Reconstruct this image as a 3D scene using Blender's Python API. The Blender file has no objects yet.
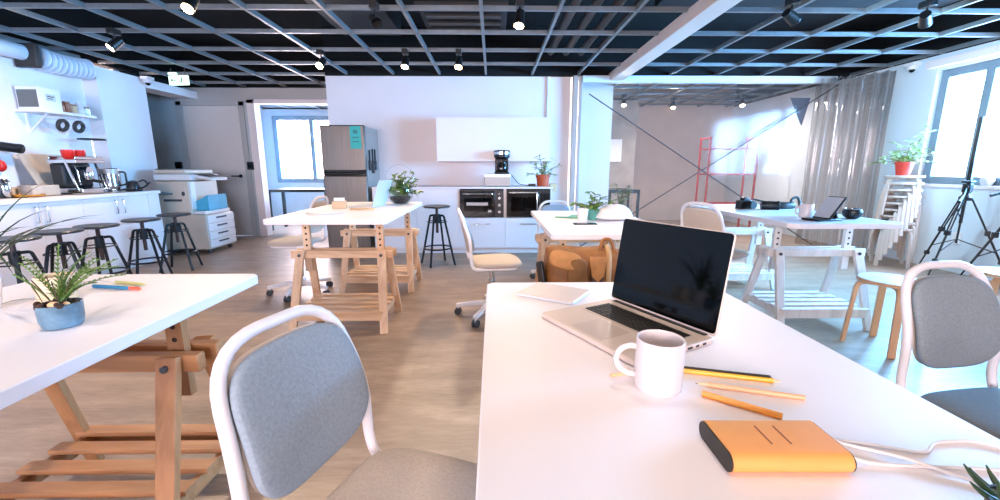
import bpy, bmesh, math, random
from mathutils import Vector, Matrix, Euler
random.seed(7)
R = math.radians
PI = math.pi
scn = bpy.context.scene
COL = scn.collection

# light levels
K_SPOT, K_NEAR, K_STORE, K_SKY, K_SKYCOL, K_SKYCOL2, K_EXP = 145, 35, 200, 138, (.20, .50, .84), (.245, .172, .158), 0.03

# ------------------------------------------------------------------ materials
def lin(h):
    h = h.lstrip('#')
    out = []
    for i in (0, 2, 4):
        c = int(h[i:i+2], 16) / 255
        out.append(c / 12.92 if c <= .04045 else ((c + .055) / 1.055) ** 2.4)
    return tuple(out) + (1,)

def nodes(name):
    m = bpy.data.materials.new(name); m.use_nodes = True
    nt = m.node_tree
    return m, nt, nt.nodes['Principled BSDF'], nt.nodes['Material Output']

def mat(name, col, rough=.5, metal=0., var=0., scale=8., stretch=(1, 1, 1), bump=0., spec=None, coat=0.):
    """plain principled with a procedural noise variation of value"""
    m, nt, p, out = nodes(name)
    c = lin(col)
    p.inputs['Base Color'].default_value = c
    p.inputs['Roughness'].default_value = rough
    p.inputs['Metallic'].default_value = metal
    if spec is not None: p.inputs['Specular IOR Level'].default_value = spec
    if coat: p.inputs['Coat Weight'].default_value = coat
    if var or bump:
        tc = nt.nodes.new('ShaderNodeTexCoord'); mp = nt.nodes.new('ShaderNodeMapping')
        mp.inputs['Scale'].default_value = stretch
        nz = nt.nodes.new('ShaderNodeTexNoise'); nz.inputs['Scale'].default_value = scale
        nz.inputs['Detail'].default_value = 5
        nt.links.new(tc.outputs['Object'], mp.inputs['Vector']); nt.links.new(mp.outputs['Vector'], nz.inputs['Vector'])
        if var:
            cr = nt.nodes.new('ShaderNodeValToRGB')
            cr.color_ramp.elements[0].position = .3; cr.color_ramp.elements[1].position = .7
            cr.color_ramp.elements[0].color = tuple(x * (1 - var) for x in c[:3]) + (1,)
            cr.color_ramp.elements[1].color = tuple(min(1, x * (1 + var)) for x in c[:3]) + (1,)
            nt.links.new(nz.outputs['Fac'], cr.inputs['Fac']); nt.links.new(cr.outputs['Color'], p.inputs['Base Color'])
        if bump:
            b = nt.nodes.new('ShaderNodeBump'); b.inputs['Strength'].default_value = bump; b.inputs['Distance'].default_value = .002
            nt.links.new(nz.outputs['Fac'], b.inputs['Height']); nt.links.new(b.outputs['Normal'], p.inputs['Normal'])
    return m

def emis(name, col, strength):
    m, nt, p, out = nodes(name)
    nt.nodes.remove(p)
    e = nt.nodes.new('ShaderNodeEmission'); e.inputs['Color'].default_value = lin(col); e.inputs['Strength'].default_value = strength
    nt.links.new(e.outputs[0], out.inputs['Surface'])
    return m

def film(name, tint, refl, rough, body=0., bodycol='#FFFFFF', ribs=0.):
    """thin clear sheet: transparent + gloss by facing, optionally a milky body"""
    m, nt, p, out = nodes(name)
    nt.nodes.remove(p)
    tr = nt.nodes.new('ShaderNodeBsdfTransparent'); tr.inputs['Color'].default_value = lin(tint)
    gl = nt.nodes.new('ShaderNodeBsdfGlossy'); gl.inputs['Roughness'].default_value = rough
    lw = nt.nodes.new('ShaderNodeLayerWeight'); lw.inputs['Blend'].default_value = .5
    pw = nt.nodes.new('ShaderNodeMath'); pw.operation = 'POWER'; pw.inputs[1].default_value = 5
    nt.links.new(lw.outputs['Facing'], pw.inputs[0])
    mr = nt.nodes.new('ShaderNodeMath'); mr.operation = 'MULTIPLY_ADD'
    mr.inputs[1].default_value = .9; mr.inputs[2].default_value = .04+refl; mr.use_clamp = True
    nt.links.new(pw.outputs[0], mr.inputs[0])
    mx = nt.nodes.new('ShaderNodeMixShader')
    nt.links.new(mr.outputs[0], mx.inputs['Fac']); nt.links.new(gl.outputs[0], mx.inputs[2])
    base = tr
    if body:
        df = nt.nodes.new('ShaderNodeBsdfDiffuse'); df.inputs['Color'].default_value = lin(bodycol)
        tl = nt.nodes.new('ShaderNodeBsdfTranslucent'); tl.inputs['Color'].default_value = lin(bodycol)
        md = nt.nodes.new('ShaderNodeMixShader'); nt.links.new(df.outputs[0], md.inputs[1]); nt.links.new(tl.outputs[0], md.inputs[2])
        mb = nt.nodes.new('ShaderNodeMixShader'); mb.inputs['Fac'].default_value = body
        nt.links.new(tr.outputs[0], mb.inputs[1]); nt.links.new(md.outputs[0], mb.inputs[2])
        base = mb
    nt.links.new(base.outputs[0], mx.inputs[1])
    if ribs:
        tc = nt.nodes.new('ShaderNodeTexCoord'); nz = nt.nodes.new('ShaderNodeTexNoise'); nz.inputs['Scale'].default_value = 1.1
        nz.inputs['Detail'].default_value = 1
        b = nt.nodes.new('ShaderNodeBump'); b.inputs['Strength'].default_value = ribs; b.inputs['Distance'].default_value = .05
        nt.links.new(tc.outputs['Object'], nz.inputs['Vector']); nt.links.new(nz.outputs['Fac'], b.inputs['Height'])
        nt.links.new(b.outputs['Normal'], gl.inputs['Normal'])
    nt.links.new(mx.outputs[0], out.inputs['Surface'])
    return m

def wood(name, c1, c2, rough=.45, axis='X', scale=14):
    m, nt, p, out = nodes(name)
    tc = nt.nodes.new('ShaderNodeTexCoord'); mp = nt.nodes.new('ShaderNodeMapping')
    st = {'X': (.12, 1, 1), 'Y': (1, .12, 1), 'Z': (1, 1, .12)}[axis]
    mp.inputs['Scale'].default_value = st
    nz = nt.nodes.new('ShaderNodeTexNoise'); nz.inputs['Scale'].default_value = scale * 2; nz.inputs['Detail'].default_value = 6
    nz.inputs['Distortion'].default_value = .6
    cr = nt.nodes.new('ShaderNodeValToRGB'); cr.color_ramp.elements[0].position = .32; cr.color_ramp.elements[1].position = .68
    cr.color_ramp.elements[0].color = lin(c1); cr.color_ramp.elements[1].color = lin(c2)
    nt.links.new(tc.outputs['Object'], mp.inputs['Vector']); nt.links.new(mp.outputs['Vector'], nz.inputs['Vector'])
    nt.links.new(nz.outputs['Fac'], cr.inputs['Fac']); nt.links.new(cr.outputs['Color'], p.inputs['Base Color'])
    p.inputs['Roughness'].default_value = rough
    return m

FLOOR = ('#6F5E50', '#937D69', '#B29A84')
def floor_material():
    m, nt, p, out = nodes('vinyl_floor')
    tc = nt.nodes.new('ShaderNodeTexCoord')
    mp = nt.nodes.new('ShaderNodeMapping'); mp.inputs['Rotation'].default_value = (0, 0, 0)
    nt.links.new(tc.outputs['Object'], mp.inputs['Vector'])
    br = nt.nodes.new('ShaderNodeTexBrick')
    br.inputs['Scale'].default_value = 1; br.inputs['Brick Width'].default_value = .92; br.inputs['Row Height'].default_value = .155
    br.inputs['Mortar Size'].default_value = .0012; br.inputs['Mortar Smooth'].default_value = .3; br.inputs['Bias'].default_value = 0
    br.inputs['Color1'].default_value = (.40, .40, .40, 1); br.inputs['Color2'].default_value = (.6, .6, .6, 1)
    br.inputs['Mortar'].default_value = (.34, .34, .34, 1)
    nt.links.new(mp.outputs[0], br.inputs['Vector'])
    m2 = nt.nodes.new('ShaderNodeMapping'); m2.inputs['Scale'].default_value = (.45, 1.5, 1)
    nt.links.new(tc.outputs['Object'], m2.inputs['Vector'])
    n1 = nt.nodes.new('ShaderNodeTexNoise'); n1.inputs['Scale'].default_value = 6; n1.inputs['Detail'].default_value = 8; n1.inputs['Roughness'].default_value = .68
    nt.links.new(m2.outputs[0], n1.inputs['Vector'])
    m3 = nt.nodes.new('ShaderNodeMapping'); m3.inputs['Scale'].default_value = (1.2, 9, 1)
    nt.links.new(tc.outputs['Object'], m3.inputs['Vector'])
    n2 = nt.nodes.new('ShaderNodeTexNoise'); n2.inputs['Scale'].default_value = 9; n2.inputs['Detail'].default_value = 4
    nt.links.new(m3.outputs[0], n2.inputs['Vector'])
    a = nt.nodes.new('ShaderNodeMix'); a.data_type = 'FLOAT'; a.inputs['Factor'].default_value = .3
    nt.links.new(n1.outputs['Fac'], a.inputs[2]); nt.links.new(n2.outputs['Fac'], a.inputs[3])
    b = nt.nodes.new('ShaderNodeMix'); b.data_type = 'FLOAT'; b.inputs['Factor'].default_value = .28
    nt.links.new(a.outputs[0], b.inputs[2])
    bw = nt.nodes.new('ShaderNodeRGBToBW'); nt.links.new(br.outputs['Color'], bw.inputs[0]); nt.links.new(bw.outputs[0], b.inputs[3])
    cr = nt.nodes.new('ShaderNodeValToRGB')
    e = cr.color_ramp.elements
    e[0].position = .33; e[0].color = lin(FLOOR[0]); e[1].position = .66; e[1].color = lin(FLOOR[2])
    k = e.new(.5); k.color = lin(FLOOR[1])
    nt.links.new(b.outputs[0], cr.inputs['Fac']); nt.links.new(cr.outputs['Color'], p.inputs['Base Color'])
    p.inputs['Roughness'].default_value = .40
    p.inputs['Specular IOR Level'].default_value = .75
    bp = nt.nodes.new('ShaderNodeBump'); bp.inputs['Strength'].default_value = .15; bp.inputs['Distance'].default_value = .002
    nt.links.new(b.outputs[0], bp.inputs['Height']); nt.links.new(bp.outputs['Normal'], p.inputs['Normal'])
    return m

M = dict(
    floor=floor_material(),
    wall=mat('white_paint', '#EDE5E4', .65, var=.02, scale=3),
    rightwall=mat('blue_lit_paint', '#DDEAF2', .6, var=.02, scale=3),  # blue bounce of the window side is put into the wall colour
    cream=mat('cream_wall', '#E4DBD6', .7, var=.06, scale=2.5),
    greywall=mat('grey_paint', '#BCC3C5', .6, var=.03),
    bluewall=mat('pale_blue_wall', '#CFE0EC', .6, var=.02),
    door=mat('grey_door', '#DAD3CE', .5, var=.02),
    doorframe=mat('grey_door_frame', '#B4B3B2', .5),
    plenum=mat('black_plenum', '#0B0D10', .9, var=.2),
    blackduct=mat('dark_duct', '#1C1E22', .6, var=.15),
    brownpipe=mat('dull_brown_pipe', '#4A4440', .55, var=.1),
    grid=mat('galvanised_grid', '#838C91', .42, metal=.55, var=.08, scale=20),
    beam=mat('painted_beam', '#E6D6CC', .55, var=.02),
    lam=mat('white_laminate', '#F3EEF0', .40, var=.01),
    edge=mat('white_edge_band', '#E6E9EE', .35),
    cab=mat('white_cabinet', '#EFE7E6', .35, var=.01),
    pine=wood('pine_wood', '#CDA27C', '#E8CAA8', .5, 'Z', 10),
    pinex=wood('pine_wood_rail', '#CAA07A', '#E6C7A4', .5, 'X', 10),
    pinedark=wood('shaded_brown_pine', '#9C6A42', '#BE8A5C', .5, 'Z', 10),  # browner pine; shade below the left desktop is put into both tones
    pineshadex=wood('shaded_brown_pine_rail', '#9C6A42', '#C08C5E', .5, 'X', 10),
    whitewood=wood('whitewashed_wood', '#D9D2CC', '#EDE7E2', .5, 'Z', 9),
    birch=wood('birch_wood', '#C99B72', '#DDB48C', .42, 'Z', 9),
    palewood=wood('pale_birch', '#BDB0A6', '#D6CBC2', .45, 'Z', 9),
    birchtop=mat('white_stool_top', '#E9E6E4', .35, var=.02),
    whitemetal=mat('white_powder_coat', '#EDEBEE', .3, var=.01),
    blackmetal=mat('black_metal', '#15181B', .45, metal=.3, var=.1),
    darkgreen=mat('dark_green_metal', '#1E2A2C', .4, metal=.3, var=.1),
    stoolseat=mat('dark_stool_seat', '#2A2B2E', .38, var=.1),
    rust=mat('brown_steel_screw', '#4A3530', .5, metal=.5, var=.15),
    castor=mat('dark_castor', '#3A3F45', .5),
    fabric=mat('blue_grey_fabric', '#93A3B0', .9, var=.12, scale=160, bump=.4),
    fabric2=mat('slate_fabric', '#89959B', .9, var=.12, scale=160, bump=.4),
    seatfab=mat('taupe_fabric', '#BBAFA2', .9, var=.1, scale=160, bump=.4),
    greyfab=mat('dark_grey_fabric', '#6B6D6C', .9, var=.1, scale=160, bump=.4),
    shell=mat('beige_shell', '#CDBCAA', .6, var=.03),
    chrome=mat('chrome', '#C9CCD0', .15, metal=1),
    steel=mat('brushed_steel', '#67605A', .36, metal=.9, var=.16, scale=6, stretch=(14, 14, .3)),
    steelside=mat('fridge_side', '#AFA7A0', .45, metal=.4, var=.03),
    alu=mat('silver_aluminium', '#E0D0C4', .38, metal=.25, var=.02),
    silver=mat('pale_silver', '#DCE0E6', .35, metal=.3),
    screen=mat('black_glass_screen', '#030405', .05, spec=.2),
    black=mat('black_plastic', '#101113', .4, var=.1),
    key=mat('black_key', '#17181A', .5),
    pad=mat('trackpad', '#D2C2B6', .3, metal=.25),
    mug=mat('white_ceramic', '#DDD5D4', .18, spec=.5),
    orange=mat('orange_shell', '#EDA257', .42, var=.02, scale=40),
    orangeline=mat('embossed_brown', '#8C4A20', .5),
    orangedark=mat('dark_orange_pencil', '#F0A040', .4),
    peach=mat('peach_pencil', '#F0B98A', .4),
    yellow=mat('yellow_pencil', '#EBB331', .35),
    graphite=mat('graphite', '#2B2724', .5),
    pencilwood=mat('cut_pencil_wood', '#E6C9A0', .6),
    cable=mat('white_cable', '#E9E2DC', .4),
    potblue=mat('speckled_blue_ceramic', '#5F7E90', .35, var=.35, scale=30),
    cream_mug=mat('cream_ceramic', '#D8C09C', .25),
    soil=mat('dark_soil', '#3B2A20', .95, var=.5, scale=60, bump=.8),
    leaf=mat('green_leaf', '#6B8A3C', .45, var=.35, scale=12),
    leafdark=mat('dark_green_leaf', '#24401F', .42, var=.35, scale=12),
    leafpale=mat('pale_leaf', '#A7B97F', .5, var=.25, scale=12),
    leafgrey=mat('grey_green_leaf', '#7C8F72', .5, var=.25, scale=12),
    stem=mat('brown_stem', '#5A4632', .7),
    terra=mat('terracotta', '#C2552F', .6, var=.08, scale=14),
    redpot=mat('red_plastic_pot', '#C63A2A', .45, var=.05),
    teal=mat('teal_pot', '#5BA39A', .4, var=.08),
    glass=film('clear_glass', '#F4FAFA', .02, .02),
    pane=film('window_pane', '#F0F8FF', .0, .02),
    ovenglass=mat('dark_oven_glass', '#141414', .08, spec=.6),
    sheet=film('clear_plastic_sheet', '#F8F8F8', .0, .11, body=.05, bodycol='#F4F0F0', ribs=.04),
    folds=film('bunched_plastic_folds', '#E2E1E2', .30, .06, body=.05, bodycol='#BDBABA'),
    winframe=mat('blue_grey_window_frame', '#7B8F9C', .45, var=.03),
    red=mat('red_scaffold_paint', '#B01C18', .45, var=.1),
    wire=mat('dark_steel_wire', '#4B4F55', .5, metal=.5),
    leather=mat('tan_leather', '#95602E', .6, var=.25, scale=18, bump=.4),
    leather2=mat('brown_suede', '#80582F', .75, var=.25, scale=14, bump=.5),
    flap=mat('light_tan_flap', '#B98048', .6, var=.2, scale=20, bump=.3),
    darkleather=mat('dark_brown_leather', '#4E301A', .6, var=.2, scale=18, bump=.3),
    strap=mat('pale_leather_strap', '#C49A68', .6, var=.1),
    green=mat('green_cover', '#5E9C83', .5, var=.05),
    paper=mat('white_paper', '#F1EFEE', .8, var=.02),
    kraft=mat('light_brown_card', '#D8B690', .8, var=.05),
    redcup=mat('red_ceramic', '#D0221C', .3),
    board=wood('grey_brown_board', '#B5A595', '#CBBBAA', .5, 'Z', 5),
    amber=mat('amber_glass', '#B97A2B', .2, spec=.6),
    printer=mat('ivory_printer', '#C9B8A6', .5, var=.02),
    printerwhite=mat('white_printer', '#D9D6D4', .45, var=.01),
    printerdark=mat('dark_printer_trim', '#3C4044', .5),
    bluepaper=mat('blue_paper', '#3F9CB8', .6, var=.1),
    sticker=mat('teal_sticker', '#27AFA6', .5),
    stickerink=mat('dark_teal_ink', '#147A78', .5),
    label=mat('printed_label', '#C9CFCB', .6, var=.2, scale=50),
    brownjar=mat('brown_jar', '#9C5A38', .35, var=.1),
    duct=mat('white_duct', '#D7DEE8', .55, var=.03),
    tanbox=mat('tan_wood_block', '#D9BE96', .6, var=.05),
    concrete=mat('grey_brown_concrete', '#A69C92', .8, var=.15, scale=4),
    lampbulb=emis('warm_lamp_lens', '#FFD9A8', 40),
    lampcold=emis('cool_lamp_lens', '#FFF3E0', 30),
    exitlit=emis('lit_exit_panel', '#CFF5E4', 2.2),
    exitgreen=mat('exit_green', '#2E8F5E', .5),
    farfacade=mat('pale_far_facade', '#BFD8D8', .8, var=.05),
)

# ------------------------------------------------------------------ mesh builder
class MB:
    def __init__(s): s.v = []; s.f = []; s.m = []; s.c = 0
    def add(s, vs, fs, T=None):
        o = len(s.v)
        for p in vs:
            p = Vector(p)
            s.v.append(T @ p if T else p)
        for f in fs:
            s.f.append(tuple(i + o for i in f)); s.m.append(s.c)
        return s
    def mi(s, k): s.c = k; return s
    def box(s, c, d, T=None, taper=1.):
        x, y, z = d[0]/2, d[1]/2, d[2]/2
        vs = [(c[0]+sx*x*(taper if sz > 0 else 1), c[1]+sy*y*(taper if sz > 0 else 1), c[2]+sz*z) for sz in (-1, 1) for sy in (-1, 1) for sx in (-1, 1)]
        return s.add(vs, [(0, 2, 3, 1), (4, 5, 7, 6), (0, 1, 5, 4), (2, 6, 7, 3), (0, 4, 6, 2), (1, 3, 7, 5)], T)
    def b2(s, a, b, T=None):
        return s.box([(a[i]+b[i])/2 for i in range(3)], [abs(b[i]-a[i]) for i in range(3)], T)
    def bar(s, p0, p1, w, h, side=(1, 0, 0), w1=None, h1=None):
        """rectangular bar p0->p1; w along 'side', h across"""
        p0, p1 = Vector(p0), Vector(p1); d = (p1-p0).normalized()
        sd = Vector(side); sd = (sd - d*sd.dot(d)).normalized(); up = d.cross(sd)
        w1 = w if w1 is None else w1; h1 = h if h1 is None else h1
        vs = [p + sd*a*ww/2 + up*b*hh/2 for p, ww, hh in ((p0, w, h), (p1, w1, h1)) for b in (-1, 1) for a in (-1, 1)]
        return s.add(vs, [(0, 2, 3, 1), (4, 5, 7, 6), (0, 1, 5, 4), (2, 6, 7, 3), (0, 4, 6, 2), (1, 3, 7, 5)])
    def tube(s, pts, r, seg=8, closed=False):
        pts = [Vector(p) for p in pts]; n = len(pts)
        rr = r if isinstance(r, (list, tuple)) else [r]*n
        t0 = (pts[1]-pts[0]).normalized()
        u = t0.orthogonal().normalized()
        vs = []; prev = t0
        for i, p in enumerate(pts):
            if closed: t = (pts[(i+1) % n]-pts[i-1]).normalized()
            elif i == 0: t = t0
            elif i == n-1: t = (pts[-1]-pts[-2]).normalized()
            else: t = (pts[i+1]-pts[i-1]).normalized()
            u = (u - t*u.dot(t)).normalized(); w = t.cross(u)
            for k in range(seg):
                a = 2*PI*k/seg
                vs.append(p + (u*math.cos(a)+w*math.sin(a))*rr[i])
        fs = []
        for i in range(n if closed else n-1):
            j = (i+1) % n
            for k in range(seg):
                l = (k+1) % seg
                fs.append((i*seg+k, i*seg+l, j*seg+l, j*seg+k))
        if not closed:
            fs.append(tuple(reversed(range(seg)))); fs.append(tuple(range((n-1)*seg, n*seg)))
        return s.add(vs, fs)
    def cyl(s, p0, p1, r, seg=16, r1=None):
        return s.tube([p0, p1], [r, r if r1 is None else r1], seg)
    def lathe(s, prof, c=(0, 0, 0), seg=24, T=None, caps=True):
        vs = []; fs = []; n = len(prof)
        for r, z in prof:
            for k in range(seg):
                a = 2*PI*k/seg
                vs.append((c[0]+r*math.cos(a), c[1]+r*math.sin(a), c[2]+z))
        for i in range(n-1):
            for k in range(seg):
                l = (k+1) % seg
                fs.append((i*seg+k, i*seg+l, (i+1)*seg+l, (i+1)*seg+k))
        if caps:
            fs.append(tuple(reversed(range(seg)))); fs.append(tuple(range((n-1)*seg, n*seg)))
        return s.add(vs, fs, T)
    def prism(s, poly, z0, z1, T=None):
        n = len(poly)
        vs = [(x, y, z0) for x, y in poly]+[(x, y, z1) for x, y in poly]
        fs = [tuple(reversed(range(n))), tuple(range(n, 2*n))]+[(i, (i+1) % n, n+(i+1) % n, n+i) for i in range(n)]
        return s.add(vs, fs, T)
    def ball(s, c, r, seg=12, rings=8, sc=(1, 1, 1)):
        prof = [(max(1e-4, r*math.sin(PI*i/rings)), -r*math.cos(PI*i/rings)) for i in range(rings+1)]
        T = Matrix.Translation(c) @ Matrix.Diagonal((*sc, 1))
        return s.lathe(prof, seg=seg, T=T)
    def leaf(s, pts, w, up=(0, 0, 1), fold=.25):
        """blade along pts with width profile"""
        pts = [Vector(p) for p in pts]; n = len(pts); vs = []; fs = []
        for i, p in enumerate(pts):
            t = (pts[min(n-1, i+1)]-pts[max(0, i-1)]).normalized()
            sd = t.cross(Vector(up))
            if sd.length < 1e-3: sd = t.orthogonal()
            sd.normalize(); nn = sd.cross(t)
            f = i/(n-1); ww = w*max(.06, math.sin(PI*min(1, .12+f*.88))**.8)
            vs += [p-sd*ww/2+nn*ww*fold, p, p+sd*ww/2+nn*ww*fold]
        for i in range(n-1):
            a = i*3
            fs += [(a, a+1, a+4, a+3), (a+1, a+2, a+5, a+4)]
        return s.add(vs, fs)
    def build(s, name, ms, parent=None, bevel=0., seg=2, sub=0, loc=None, rz=0., solid=0., ang=38):
        me = bpy.data.meshes.new(name)
        me.from_pydata([tuple(p) for p in s.v], [], s.f)
        if not isinstance(ms, (list, tuple)): ms = [ms]
        for k in ms: me.materials.append(M[k] if isinstance(k, str) else k)
        for p, k in zip(me.polygons, s.m): p.material_index = min(k, len(ms)-1)
        bm = bmesh.new(); bm.from_mesh(me)
        if not solid: bmesh.ops.recalc_face_normals(bm, faces=bm.faces)
        bm.to_mesh(me); bm.free()
        me.shade_smooth(); me.set_sharp_from_angle(angle=R(ang))
        o = bpy.data.objects.new(name, me); COL.objects.link(o)
        if solid:
            md = o.modifiers.new('solid', 'SOLIDIFY'); md.thickness = solid; md.offset = 0
        if bevel:
            md = o.modifiers.new('bevel', 'BEVEL'); md.width = bevel; md.segments = seg; md.limit_method = 'ANGLE'; md.angle_limit = R(35)
        if sub:
            md = o.modifiers.new('sub', 'SUBSURF'); md.levels = sub; md.render_levels = sub
        if parent: o.parent = parent
        if loc: o.location = loc
        if rz: o.rotation_euler.z = rz
        return o

def tag(o, label, cat, group=None, kind=None):
    if label: o['label'] = label
    if cat: o['category'] = cat
    if group: o['group'] = group
    if kind: o['kind'] = kind
    return o
def thing(name, label, cat, loc=(0, 0, 0), rz=0., group=None):
    o = bpy.data.objects.new(name, None); COL.objects.link(o)
    o.empty_display_size = .1
    o.location = loc; o.rotation_euler = (0, 0, rz)
    return tag(o, label, cat, group)
def struct(name, mb, ms, bevel=0., **k):
    o = mb.build(name, ms, bevel=bevel, **k); o['kind'] = 'structure'; return o
def dup(root, loc, rz=None, label=None, group=None):
    r = root.copy(); COL.objects.link(r); r.location = loc
    if rz is not None: r.rotation_euler = (0, 0, rz)
    if label: r['label'] = label
    if group: r['group'] = group
    for ch in list(root.children):
        c = ch.copy(); COL.objects.link(c); c.parent = r
        for g in list(ch.children):
            d = g.copy(); COL.objects.link(d); d.parent = c
    return r
def fillet(pts, rad, n=6, closed=False):
    pts = [Vector(p) for p in pts]; out = []; N = len(pts)
    rr = rad if isinstance(rad, (list, tuple)) else [rad]*N
    for i, p in enumerate(pts):
        if not closed and i in (0, N-1): out.append(p); continue
        a, b = pts[i-1], pts[(i+1) % N]
        da, db = (a-p), (b-p); r = min(rr[i], da.length*.49, db.length*.49)
        p0 = p+da.normalized()*r; p1 = p+db.normalized()*r
        for k in range(n+1):
            t = k/n
            out.append(p0*(1-t)**2+p*2*t*(1-t)+p1*t*t)
    return out
def sup(a, b, n=4, seg=32):
    """superellipse outline"""
    o = []
    for k in range(seg):
        t = 2*PI*k/seg; c, s_ = math.cos(t), math.sin(t)
        o.append((a*math.copysign(abs(c)**(2/n), c), b*math.copysign(abs(s_)**(2/n), s_)))
    return o
def cushion(mb, a, b, t, n=4, seg=36, T=None, curve=None):
    """rounded slab: superellipse layers; curve(x,y)->dz"""
    lay = [(.90, -t/2), (.97, -t*.36), (1, -t*.1), (1, t*.12), (.975, t*.34), (.92, t*.46), (.75, t*.55), (.4, t*.6)]
    vs = []; fs = []
    for sc, z in lay:
        for x, y in sup(a*sc, b*sc, n, seg):
            vs.append((x, y, z+(curve(x, y) if curve else 0)))
    for i in range(len(lay)-1):
        for k in range(seg):
            l = (k+1) % seg
            fs.append((i*seg+k, i*seg+l, (i+1)*seg+l, (i+1)*seg+k))
    fs.append(tuple(reversed(range(seg)))); fs.append(tuple(range((len(lay)-1)*seg, len(lay)*seg)))
    mb.add(vs, fs, T)
    return mb

# ------------------------------------------------------------------ camera
CAMH = 1.13
cam = bpy.data.objects.new('camera', bpy.data.cameras.new('camera')); COL.objects.link(cam)
cam.location = (0, 0, CAMH); cam.rotation_euler = (R(90-11.05), 0, R(-.93))
cam.data.sensor_width = 36; cam.data.lens = 36*.420; cam.data.clip_start = .02
scn.camera = cam

# ------------------------------------------------------------------ room
XL, XR, YB, YF, ZC, ZS = -4.85, 5.08, 6.15, -3.6, 2.39, 3.0
YD = 7.10
struct('floor', MB().b2((-6.2, YF-.2, -.08), (XR+.22, 9.3, 0)), 'floor')
struct('ceiling', MB().b2((-6.2, YF-.2, ZS), (XR+.22, 9.3, ZS+.1)), 'plenum')
# back wall (kitchen) up to the grid, black plenum wall above
struct('wall_back', MB().b2((-2.30, YB, 0), (.80, YB+.14, ZC-.02)).b2((.80, YB+.03, 0), (1.09, YB+.14, ZC-.02)), 'wall')
struct('wall_back_upper', MB().b2((-2.3, YB, ZC-.015), (5.3, YB+.05, ZS)), 'plenum')
# left wall, thicker pier from y=5.0
struct('wall_left', MB().b2((XL-.15, YF, 0), (XL, 5.33, ZC)).b2((XL-.15, 5.33, 0), (-4.68, 6.05, ZC-.08)).b2((XL-.15, 6.05, 2.2), (-4.68, YD, ZC-.08)), 'wall')
struct('wall_left_upper', MB().b2((XL-.15, YF, ZC), (XL-.02, YD, ZS)), 'plenum')
# wall with the grey door
struct('wall_hall', MB().b2((-6.2, YD, 0), (-5.05, YD+.12, ZC)).b2((-3.98, YD, 0), (-3.86, YD+.12, ZC)).b2((-5.05, YD, 2.17), (-2.3, YD+.12, ZC)).b2((-6.2, 5.95, 0), (-6.1, YD+.1, ZS)).b2((-6.2, 5.9, 0), (-4.95, 6.0, ZS)), 'greywall')
struct('wall_hall_upper', MB().b2((-6.2, YD-.01, ZC-.01), (-2.2, YD+.12, ZS)).b2((-2.3, YB+.05, ZC-.01), (-2.2, YD, ZS)), 'plenum')
struct('trim_hall', MB().b2((-5.3, YD-.03, 2.17), (-2.3, YD, ZC-.02)), 'doorframe')
struct('trim_opening', MB().b2((-3.92, YD-.04, 0), (-3.80, YD+.13, 2.2)).b2((-3.92, YD-.04, 2.14), (-2.3, YD+.13, 2.2)), 'wall', bevel=.004)
struct('wall_fridge', MB().b2((-2.30, YB+.14, 0), (-2.2, YD+.2, ZC)), 'wall')
d = struct('door_1', MB().b2((-4.95, YD-.01, .01), (-4.07, YD+.035, 2.10)), 'door', bevel=.004)
MB().b2((-5.05, YD-.02, 0), (-4.96, YD+.05, 2.17)).b2((-4.06, YD-.02, 0), (-3.98, YD+.05, 2.17)).b2((-5.05, YD-.02, 2.105), (-3.98, YD+.05, 2.17)).build('door_frame', 'doorframe', d, bevel=.004)
MB().cyl((-4.15, YD-.01, 1.0), (-4.15, YD-.06, 1.0), .012).tube([(-4.15, YD-.055, 1.0), (-4.28, YD-.055, 1.0)], .01).cyl((-4.15, YD-.012, 1.0), (-4.15, YD-.022, 1.0), .028).build('door_handle', 'blackmetal', d)
# room beyond the opening
struct('wall_far', MB().b2((-6.2, 9.2, 0), (-4.62, 9.3, ZS)).b2((-4.62, 9.2, 0), (-1.5, 9.3, .82)).b2((-4.62, 9.2, 2.2), (-1.5, 9.3, ZS)).b2((-2.2, YB+.15, 0), (-2.08, 9.2, ZS)).b2((-4.95, YD+.13, 0), (-4.85, 9.2, ZS)), 'bluewall')
def window(name, x0, x1, z0, z1, y=None, x=None, muls=(), fr=.06, depth=.08):
    """window frame with panes in a plane of constant y (x0..x1 along x) or constant x (x0..x1 along y)"""
    def bx(mb, a0, a1, c0, c1, d0, d1):
        return mb.b2((a0, y+d0, c0), (a1, y+d1, c1)) if y is not None else mb.b2((x+d0, a0, c0), (x+d1, a1, c1))
    h = depth/2
    mb = MB()
    bx(mb, x0, x0+fr, z0, z1, -h, h); bx(mb, x1-fr, x1, z0, z1, -h, h)
    bx(mb, x0+fr, x1-fr, z0, z0+fr, -h, h); bx(mb, x0+fr, x1-fr, z1-fr, z1, -h, h)
    for mu in muls: bx(mb, mu-fr/2, mu+fr/2, z0+fr, z1-fr, -h*.9, h*.9)
    o = struct(name, mb, 'winframe', bevel=.005)
    p = MB(); bx(p, x0+fr*.8, x1-fr*.8, z0+fr*.8, z1-fr*.8, -.004, .004)
    p.build('pane', 'pane', o)
    return o
window('window_5', -4.62, -1.5, .82, 2.2, y=9.25, muls=(-3.82, -3.0), fr=.09)
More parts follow.
